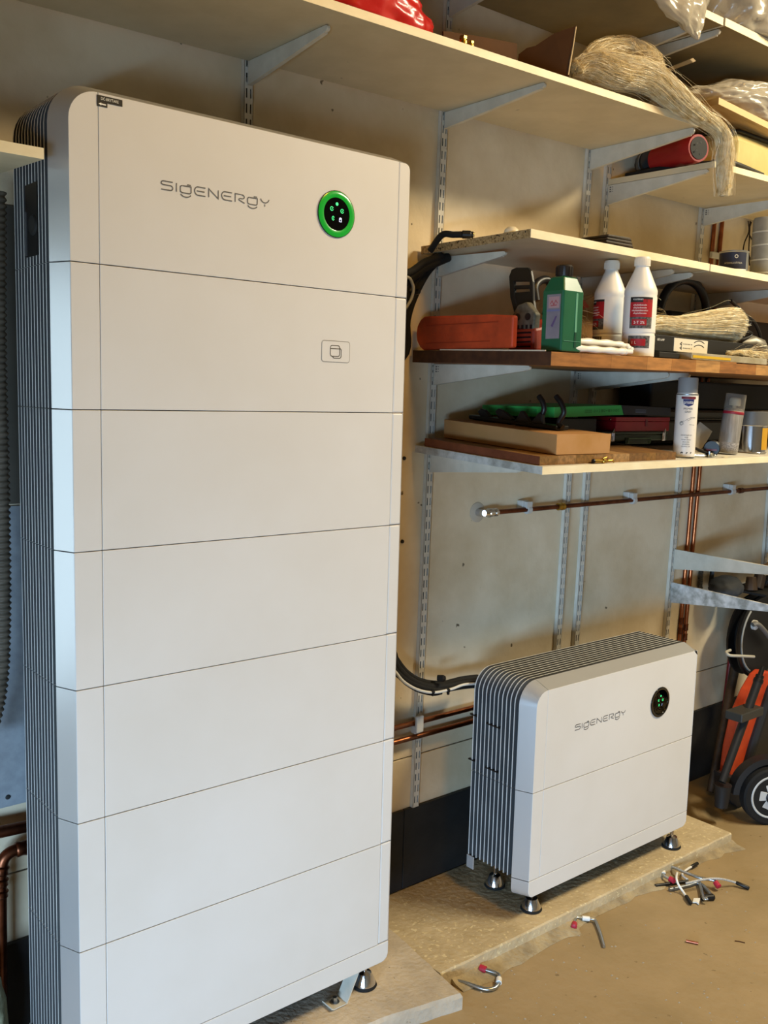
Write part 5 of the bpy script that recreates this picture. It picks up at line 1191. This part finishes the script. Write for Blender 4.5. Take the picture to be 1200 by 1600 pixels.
# cables from tower to small unit
lc = thing('cable_bundle', 'black cable bundle with one white cable between the two cabinets', 'cable', (1.2, 0.27, 0.70))
def lcb(pp, r, y, m=RUB, n=10): return obj('cable', MB().tube(spline([Vector((0.70, y+0.02, 1.06-r)), Vector((0.88, y+0.01, 0.97-r))]+[PY(u, v, y) for u, v in pp], 8), r, n), m, lc, smooth=60)
lcb(((606, 1012), (618, 1032), (634, 1052), (658, 1066), (690, 1070), (722, 1063), (746, 1060)), 0.0125, 0.285)
lcb(((606, 1018), (620, 1042), (640, 1062), (664, 1072), (692, 1073), (724, 1068), (746, 1067)), 0.0115, 0.27)
lcb(((606, 1030), (620, 1050), (640, 1066), (664, 1075), (690, 1078), (724, 1073), (746, 1071)), 0.0075, 0.262)
tag(lcb(((606, 1036), (618, 1050), (632, 1066), (654, 1078), (678, 1082), (704, 1077), (724, 1070), (746, 1068)), 0.0042, 0.252, mat('white_cable', '#cfcec8', 0.45)), 'thin white cable')
lcb(((604, 1050), (620, 1056), (636, 1070), (654, 1080), (676, 1085), (690, 1083)), 0.0042, 0.258)
q0, q1 = PY(684, 1060, 0.265), PY(696, 1060, 0.245)
obj('gland', MB().tube([q0, q0.lerp(q1, .75), q1], [0.0105, 0.0105, 0.007], 8), BLK, lc)
for u, v in ((676, 1081), (700, 1079)):
    q = PY(u, v, 0.25); obj('cable_tie', MB().tube([q+Vector((-.004, 0, 0)), q+Vector((.004, 0, 0))], 0.0065, 8).box((q.x-.003, q.y-.004, q.z-.012), (q.x+.003, q.y+.002, q.z-.004)), BLK, lc)
# screws and wall marks on the tower side strip of wall
for nm, (u, v) in (('small black screw head in the wall level with the lowest shelf', (631, 716)), ('small dark screw head in the wall above the copper pipe level', (628, 846))):
    p = PY(u, v, YW)
    tag(obj('screw', MB().lathe([(0, 0.0006), (0.006, 0.0006), (0.005, 0.005), (0, 0.006)], p, 12, Matrix.Rotation(PI/2, 3, 'X')), BLK, None, smooth=40), nm, 'screw')

# ------------------------------------------------------------------ left edge
tag(obj('wall_shade_board', MB().box((-0.34, YW-0.0045, 1.312), (0.20, YW-0.0006, 1.945)), mat('shade_grey_board', '#5b574e', 0.8, var='#4f4b43', vscale=5), None, bevel=0.001), 'dark grey board on the wall above the galvanised sheet', 'board')  # added board, its dark grey stands in for shade on the wall
gpz = thing('metal_sheet', 'blue-grey galvanised sheet on the wall left of the tower', 'sheet metal', (-0.25, YW-0.004, 0.63))
obj('sheet', MB().box((-0.32, YW-0.006, 0.628), (0.16, YW-0.0008, 1.308)), mat('galvanised_sheet', '#99a1a8', 0.6, metal=0.0, var='#8a9299', vscale=30), gpz, bevel=0.001)
obj('screw', MB().lathe([(0, 0.0062), (0.006, 0.0062), (0.004, 0.0095), (0, 0.01)], PY(11, 1244, YW)+Vector((0, 0.0, 0)), 12, Matrix.Rotation(PI/2, 3, 'X')), mat('dark_screw', '#2b2d2d', 0.5), gpz, smooth=40)
ch = thing('corrugated_hose', 'grey-brown corrugated hose hanging at the left edge', 'hose', (-0.07, 0.24, 0.55))
hpz = spline([PY(-4, 300, 0.25), PY(-3, 560, 0.25), PY(2, 760, 0.25), PY(4, 960, 0.25), PY(-2, 1080, 0.25), PY(-26, 1180, 0.25)], 26)
HP = []; HR = []
ln = 0
for a, b in zip(hpz, hpz[1:]):
    k = max(1, int((b-a).length/0.0018))
    for i in range(k):
        p = a.lerp(b, i/k); HP.append(p); ln += (b-a).length/k; HR.append(0.0155+0.0022*math.sin(ln*2*PI/0.0125))
obj('ribbed_hose', MB().tube(HP, HR, 14), mat('hose_grey_brown', '#5f584d', 0.6, var='#4d473d', vscale=30), ch, smooth=180)
yq = 0.315
vp = thing('copper_pipe', 'thick copper pipe turning down through an elbow at lower left', 'pipe', (-0.05, yq, 0.2))
e0, e1 = PY(46, 1323, yq), PY(20, 1330, yq)
ep = spline([PY(60, 1319, yq), PY(38, 1325, yq), PY(18, 1331, yq), PY(5, 1344, yq), PY(1, 1370, yq), PY(1, 1400, yq), PY(2, 1600, yq)], 6)
obj('pipe', MB().tube(ep, 0.0135, 14), COPDARK, vp, smooth=60)
for (u0, v0), (u1, v1) in (((24, 1328), (44, 1323)), ((3, 1352), (0, 1366)), ((1, 1372), (0, 1384)), ((1, 1390), (0, 1402))):
    obj('elbow_collar', MB().tube([PY(u0, v0, yq), PY(u0, v0, yq).lerp(PY(u1, v1, yq), .15), PY(u0, v0, yq).lerp(PY(u1, v1, yq), .5), PY(u0, v0, yq).lerp(PY(u1, v1, yq), .85), PY(u1, v1, yq)], [0.0145, 0.0175, 0.0155, 0.0175, 0.0145], 14), COPDARK, vp, smooth=50)
t = thing('copper_pipe', 'thick straight copper pipe at the left edge above the elbow', 'pipe', (-0.3, yq, 0.57))
obj('pipe', MB().tube([PY(-260, 1352, yq), PY(0, 1300, yq), PY(80, 1283, yq)], 0.0135, 14), COPDARK, t, smooth=60)
ins = thing('insulation_roll', 'pale green fuzzy pipe insulation at the lower left edge', 'insulation', (-0.09, 0.24, 0.05))
obj('sleeve', blob((-0.112, 0.25, 0.19), (0.045, 0.045, 0.145), 12, 0.10, 3.5, 4), mat('pale_green_wool', '#8f9378', 0.95, var='#7c8068', vscale=30, bump=0.5, bscale=80), ins, smooth=180)
tag(obj('debris', blob((-0.005, 0.245, 0.052), (0.06, 0.05, 0.018), 14, 0.35, 4, 4, 0.0452), mat('dusty_debris', '#5a5143', 0.95, var='#39332a', vscale=60), None, smooth=60), 'small heap of grey debris on the slab left of the tower', 'debris')

# ------------------------------------------------------------------ right edge: reel, washer, tools
hr2 = thing('hose_reel', 'black wall-hung reel with grey crank at the right edge', 'reel', (2.83, 0.22, 0.5))
rc_ = PY(1188, 994, 0.20); My = Matrix.Rotation(PI/2, 3, 'X')
RR = 0.168
obj('drum', MB().lathe([(0, -0.045), (0.12, -0.045), (0.12, -0.01), (0, -0.01)], rc_, 40, My), BLKM, hr2, smooth=35)
obj('flange', MB().lathe([(0, -0.012), (RR, -0.012), (RR+0.004, -0.006), (RR+0.004, 0.002), (RR-0.004, 0.006), (RR-0.012, 0.002), (RR-0.03, 0.004), (RR-0.04, 0.001), (0.05, 0.003), (0, 0.003)], rc_, 56, My), BLK, hr2, smooth=35)
tag(obj('rim_highlight', MB().tube([(rc_.x+(RR-0.017)*math.cos(a), rc_.y-0.004, rc_.z+(RR-0.017)*math.sin(a)) for a in [PI*0.72+PI*0.62*i/30 for i in range(31)]], 0.0042, 8), mat('rim_highlight_grey', '#8b8a84', 0.5), hr2, smooth=60), 'worn grey ring line')  # grey arc painted in as the highlight inside the flange's left rim
obj('flange', MB().lathe([(0, -0.053), (RR, -0.053), (RR, -0.045), (0, -0.045)], rc_, 48, My), BLK, hr2, smooth=35)
obj('crank', MB().tube(spline([PY(1176, 976, 0.175), PY(1184, 975, 0.165), PY(1198, 990, 0.16), PY(1214, 1012, 0.16)], 6), [0.015]*19, 10, flat=0.6), mat('grey_crank', '#6b6862', 0.5), hr2, smooth=60)
obj('crank_boss', MB().lathe([(0, 0), (0.02, 0), (0.02, 0.012), (0.016, 0.016), (0.008, 0.017), (0, 0.017)], PY(1177, 976, 0.19), 20, My), CLIPM, hr2, smooth=40)
q = (PY(1141, 1016, 0.16), PY(1135, 1019, 0.15), PY(1140, 1024, 0.13), PY(1158, 1025, 0.12), PY(1178, 1026, 0.12))
obj('hook_bar', MB().tube(spline(q, 5), 0.0058, 8), mat('pale_bar', '#a9a598', 0.5), hr2, smooth=60)
pw = thing('pressure_washer', 'orange and black pressure washer with white-spoked wheel at the right edge', 'pressure washer', (2.85, 0.08, 0))
PWB = mat('washer_black', '#17181a', 0.5)
yo = 0.12
sh_ = 24
o1 = [PY(u+sh_, v, yo) for u, v in ((1116, 1218), (1122, 1170), (1133, 1120), (1150, 1080), (1164, 1056), (1172, 1049), (1180, 1050), (1210, 1055), (1230, 1075), (1230, 1120), (1180, 1120), (1160, 1180), (1146, 1212), (1138, 1226), (1122, 1228))]
obj('orange_cowl', MB().prism(o1, (0.0, 0.05, 0)), ORANGE, pw, bevel=0.010, seg=3)
o2 = [PY(u+14, v, yo-0.03) for u, v in ((1196, 1072), (1215, 1060), (1235, 1060), (1235, 1270), (1160, 1262), (1138, 1248), (1150, 1222), (1168, 1160))]
obj('black_body', MB().prism(o2, (0.0, 0.09, 0)), PWB, pw, bevel=0.02, seg=3)
l0, l1, l2, l3 = PY(1192, 1042, 0.07), PY(1184, 1066, 0.07), PY(1146, 1172, 0.06), PY(1128, 1222, 0.055)
lan = obj('lance', MB().tube([l1, l1.lerp(l2, .03), l1.lerp(l2, .5), l2, l3], [0.018, 0.0165, 0.0165, 0.016, 0.014], 16), PWB, pw, smooth=40)
obj('lance_tip', MB().tube([l0, l0.lerp(l1, .5), l0.lerp(l1, .55), l0.lerp(l1, .75), l0.lerp(l1, .8), l1], [0.009, 0.010, 0.0155, 0.0155, 0.0185, 0.019], 14), BLK, lan, smooth=35)
obj('nozzle_metal', MB().tube([l2.lerp(l3, .62), l3], [0.0145, 0.012], 12), mat('scratched_metal', '#6f6d68', 0.4, metal=0.8, var='#3f3d39', vscale=60), lan, smooth=40)
cu = PY(1130, 1226, 0.055)
obj('holder_cup', MB().tube([cu+Vector((-.004, 0, -0.085)), cu+Vector((0, 0, -0.01)), cu, cu+Vector((0, 0, -0.002)), cu+Vector((0, 0, -.02))], [0.024, 0.030, 0.032, 0.026, 0.02], 20), PWB, pw, smooth=40)
sk_ = [PY(u, v, 0.085) for u, v in ((1132, 1212), (1184, 1222), (1194, 1262), (1152, 1262), (1134, 1246))]
for q in sk_: q.z = max(q.z, 0.003)
obj('base_skid', MB().prism(sk_, (0.02, 0.06, 0)), PWB, pw, bevel=0.004)
obj('lance_clip', MB().box((PY(1152, 1120, 0.05).x, 0.03, PY(1152, 1128, 0.05).z), (PY(1185, 1120, 0.05).x, 0.10, PY(1152, 1115, 0.05).z)), mat('dark_grey_plastic', '#34332f', 0.5), pw, bevel=0.004)
wc = Vector((2.652, -0.045, 0.1115)); WR = 0.110
Rz = Matrix.Rotation(math.radians(-34), 3, 'Z'); Mw = Rz @ My
def wo(d): return wc+Rz @ Vector((0, d, 0))
wh = obj('wheel', MB().lathe([(0.082, 0.0), (0.103, 0.0), (WR, 0.006), (WR, 0.042), (0.103, 0.048), (0.082, 0.048)], wo(0.024), 48, Mw), RUB, pw, smooth=35)
obj('rim', MB().lathe([(0.062, 0.030), (0.082, 0.030), (0.086, 0.046), (0.080, 0.050), (0.062, 0.043)], wo(0.024), 44, Mw), mat('grey_white_rim', '#b9bab8', 0.45), wh, smooth=40)
for k in range(5):
    a = PI/2+k*2*PI/5+0.2; ca, sa = math.cos(a), math.sin(a)
    def sp_(r, w2, y): return wc+Rz @ Vector((r*ca-w2*sa, y, r*sa+w2*ca))
    obj('spoke', MB().hexa([sp_(.018, -.015, -.018), sp_(.018, .015, -.018), sp_(.072, .028, -.018), sp_(.072, -.028, -.018), sp_(.018, -.014, -.027), sp_(.018, .014, -.027), sp_(.071, .024, -.022), sp_(.071, -.024, -.022)]), mat('grey_white_rim', '#b9bab8', 0.45), wh, bevel=0.003)
obj('hub', MB().lathe([(0, 0.03), (0.028, 0.03), (0.026, 0.055), (0.018, 0.059), (0, 0.06)], wo(0.024), 24, Mw), BLK, wh, smooth=35)
obj('wheel_disc', MB().lathe([(0, 0.012), (0.080, 0.012), (0.080, 0.016), (0, 0.016)], wo(0.024), 32, Mw), BLKM, wh)
obj('wheel_arch', MB().loft([[wc+Rz @ Vector((r_*math.cos(a), y, r_*math.sin(a))) for r_, y in ((0.118, 0.0), (0.140, 0.004), (0.140, 0.05), (0.118, 0.05))] for a in [PI*1.0-PI*1.0*i/24 for i in range(25)]]), PWB, pw, smooth=40)
wp = thing('wooden_shaft', 'dark brown wooden tool shaft leaning by the orange cowl', 'tool', (2.75, 0.24, 0.0))
s0, s1 = PY(1152, 1024, 0.305), PY(1110, 1232, 0.23)
s1.z = 0.012
obj('shaft', MB().tube([s1, s1.lerp(s0, .3), s1.lerp(s0, .6), s0], [0.014, 0.016, 0.018, 0.021], 10), mat('dark_old_wood', '#4a341e', 0.6, var='#33220f', vscale=30), wp, smooth=60)
rs = thing('painted_strip', 'dark red strip leaning on the wall behind the wooden shaft', 'strip', (2.85, 0.33, 0.0))
obj('strip', MB().tube([PY(1142, 1024, 0.325), PY(1128, 1140, 0.325)], 0.012, 4, flat=0.5), mat('dark_red_paint', '#7a1a1c', 0.5), rs)
# tools on the wall behind the empty brackets
yt_ = YW-0.013
sg = thing('ribbed_rod', 'short ribbed steel rod hanging on the wall between the empty brackets', 'tool', PY(1094, 918, yt_))
P = [PY(1096, 886, yt_), PY(1093, 922, yt_)]
ps = [P[0].lerp(P[1], i/30) for i in range(31)]
obj('rod', MB().tube(ps, [0.0085+0.002*(i % 2) for i in range(31)], 10), mat('dark_ribbed_steel', '#53534f', 0.4, metal=0.7), sg)
sg = thing('steel_bar', 'dark flat bar hanging beside the ribbed rod', 'tool', PY(1111, 918, yt_))
obj('bar', MB().tube([PY(1114, 882, yt_), PY(1110, 916, yt_)], 0.010, 4, flat=0.4), mat('dark_steel', '#3f4143', 0.4, metal=0.7), sg)
hk = thing('hand_drill', 'old dark hand tool with bent grip on the wall behind the bracket', 'tool', PY(1122, 925, YW-0.03))
yh = YW-0.03
obj('grip', MB().tube(spline([PY(1111, 914, yh), PY(1116, 918, yh), PY(1122, 918, yh)], 5), 0.006, 8), mat('grip_brown', '#4a3422', 0.5), hk, smooth=60)
obj('stem', MB().tube([PY(1125, 907, yh), PY(1123, 934, yh)], 0.0075, 8), BLKM, hk)
obj('knob', MB().tube([PY(1126, 906, yh), PY(1125, 914, yh)], 0.010, 8), mat('brick_red_knob', '#3b1a14', 0.5), hk)
gb_ = thing('tool_roll', 'grey fabric bundle wedged behind the lower empty bracket', 'bag', PY(1140, 930, 0.24))
pb = PY(1140, 914, 0.26)
obj('bundle', blob((pb.x, 0.275, pb.z-0.012), (0.075, 0.06, 0.045), 17, 0.10, 2, 4), mat('slate_grey_cloth', '#3c4148', 0.7), gb_, smooth=180)
dk_ = thing('tool_tray', 'dark cluttered tool tray behind the empty brackets at right', 'tray', PY(1180, 930, 0.22))
td = PY(1185, 921, 0.24)
obj('tray', MB().box((td.x-0.10, 0.15, td.z-0.005), (td.x+0.2, 0.335, td.z+0.004)), BLKM, dk_)
random.seed(9)
for i in range(6):
    x = td.x-0.07+i*0.05; h = 0.035+0.055*random.random(); c = random.choice(['#2a1d14', '#1a1917', '#3a2a1a', '#26292c'])
    obj('tool', MB().tube([(x, 0.22+0.05*random.random(), td.z+0.0045), (x+0.03*random.random(), 0.24, td.z+h)], [0.018+0.014*random.random(), 0.016+0.012*random.random()], 8), mat('clutter_'+c[1:], c, 0.6), dk_, bevel=0.004)
tag(obj('work_glove', blob((td.x+0.10, 0.21, td.z+0.085), (0.085, 0.05, 0.028), 19, 0.16, 2.2, 4), mat('tan_leather', '#7a5a38', 0.8, var='#5d4226', vscale=18), None, smooth=180), 'tan leather glove on top of the dark tool tray', 'glove')
for nm, x, m_ in (('left dark vertical downpipe at the right edge', 3.34, '#3a3c40'), ('right dark vertical downpipe at the right edge', 3.47, '#55585c')):
    obj_ = obj('downpipe', MB().tube([(x, 0.30, 0.003), (x, 0.30, 3.697)], 0.045, 20), mat('downpipe_'+m_[1:], m_, 0.5), None, smooth=50); tag(obj_, nm, 'pipe')

# ------------------------------------------------------------------ floor: wall hooks and scraps
RB = mat('red_rubber_tip', '#a81f35', 0.5)
def jhook(label, pts, r=0.0045, red=(), black=(), sleeve=None, m=None, thin=False):
    P = [Vector(p) for p in pts]; c = sum(P, Vector())/len(P)
    t = thing('wall_hook', label, 'hook', (c.x, c.y, 0.0))
    obj('rod', MB().tube(spline(P, 5), r, 10), m or ZINC, t, smooth=60)
    for i in red:
        a = P[i]; b = P[1] if i == 0 else P[-2]; d = (b-a).normalized()
        obj('red_tip', MB().tube([a-d*0.006, a-d*0.004, a+d*0.014], [r*1.2, r*1.9, r*1.8], 14), RB, t, smooth=40)
    for i in black:
        a = P[i]; b = P[1] if i == 0 else P[-2]; d = (b-a).normalized()
        obj('black_tip', MB().tube([a-d*0.010, a-d*0.007, a+d*0.030, a+d*0.034], [r*1.1, r*1.7, r*1.7, r*1.1], 12), BLK, t, smooth=40)
    if sleeve:
        a, b = sleeve; obj('white_sleeve', MB().tube([P[a].lerp(P[b], .2), P[a].lerp(P[b], .8)], r*1.55, 12), WHITEPL, t, smooth=40)
    return t
def F(u, v, h=0.006): return PZ(u, v, h)
jhook('bent steel hook with red tip by the slab corner', [F(752, 1513, .012), F(776, 1521, .010), F(780, 1527, .010), F(779, 1538, .009), F(770, 1545, .007), F(755, 1545, .0065), F(728, 1536, .0065), F(700, 1529, .0065)], 0.0052, red=(0,), sleeve=(2, 3))
jhook('bent steel hook with white sleeve, alone on the floor', [F(897, 1447, .010), F(899, 1436, .012), F(906, 1434, .012), F(925, 1436, .010), F(931, 1440, .008), F(938, 1458, .0065), F(944, 1479, .0055)], 0.0046, red=(0,), sleeve=(2, 3))
jhook('top hook of the pile, long rod with red tip and white sleeve', [F(1052, 1376, .016), F(1037, 1368, .020), F(1036, 1358, .024), F(1045, 1353, .028), F(1070, 1363, .028), F(1095, 1372, .026), F(1116, 1376, .026), F(1122, 1384, .018)], 0.0050, red=(0, 7), sleeve=(1, 2))
jhook('flat grey hook at the bottom of the pile', [F(1046, 1390, .006), F(1075, 1384, .006), F(1092, 1380, .008), F(1109, 1396, .010), F(1110, 1402, .009), F(1100, 1403, .007)], 0.0062, black=(5,), m=mat('dull_zinc', '#8d9194', 0.4, metal=0.9))
jhook('white sprung cable with black ends lying across the pile', [F(1166, 1386, .008), F(1150, 1379, .014), F(1125, 1373, .034), F(1100, 1374, .036), F(1072, 1380, .034)], 0.0036, black=(0,), m=mat('white_braid', '#cfccc6', 0.5, var='#77746e', vscale=500))
jhook('short white cable with black end curling off the pile', [F(1078, 1409, .008), F(1068, 1394, .010), F(1060, 1382, .026), F(1057, 1372, .036), F(1058, 1364, .036)], 0.0036, black=(0,), m=WHITEPL)
jhook('black rod hook sticking out left under the pile', [F(1024, 1384, .0065), F(1045, 1381, .0065), F(1075, 1377, .0065)], 0.0055, m=BLK)
jhook('white strap with black end at the back of the pile', [F(1088, 1350, .010), F(1074, 1358, .012), F(1066, 1366, .012), F(1074, 1374, .012)], 0.0036, black=(0,), m=WHITEPL)
jhook('small steel hook bent upright at the front of the pile', [F(1093, 1379, .012), F(1096, 1390, .012), F(1100, 1404, .016), F(1106, 1404, .020)], 0.0050)
tag(obj('plastic_scrap', MB().prism([F(1084, 1405, .002), F(1094, 1405, .004), F(1092, 1414, .002), F(1088, 1411, .003), F(1082, 1411, .002)], (0, 0, 0.004)), WHITEPL, None), 'torn white plastic scrap beside the hook pile', 'scrap')
c0_, c1_ = F(1072, 1470, .0042), F(1091, 1474, .0042)
tag(obj('copper_offcut', MB().tube([c0_, c1_], 0.0038, 10), mat('bright_copper', '#b06a52', 0.35, metal=0.9), None, smooth=40), 'short copper offcut lying on the bare floor', 'scrap')
s0_, s1_ = F(1148, 1470, .0016), F(1164, 1473, .0016)
tag(obj('wire_scrap', MB().tube([s0_, s0_.lerp(s1_, .5)+Vector((0, .003, 0)), s1_], 0.0012, 6), COPDARK, None), 'thin wire scrap right of the copper offcut', 'scrap')
random.seed(21); mb = MB()
for i in range(140):
    u, v = random.uniform(720, 1200), random.uniform(1330, 1600)
    p = F(u, v, 0.0012)
    if p.y > -0.08: continue
    s = 0.0012+0.002*random.random()
    mb.hexa([(p.x-s, p.y-s*.7, 0.0002), (p.x+s, p.y-s, 0.0002), (p.x+s*.8, p.y+s, 0.0002), (p.x-s, p.y+s*.6, 0.0002), (p.x-s*.7, p.y-s*.5, s), (p.x+s*.6, p.y-s*.6, s*.8), (p.x+s*.5, p.y+s*.6, s), (p.x-s*.6, p.y+s*.4, s*.7)])
tag(obj('grit', mb, mat('pale_grit', '#a3947c', 0.9), None), 'scattered grit crumbs on the concrete floor', 'grit', kind='stuff')
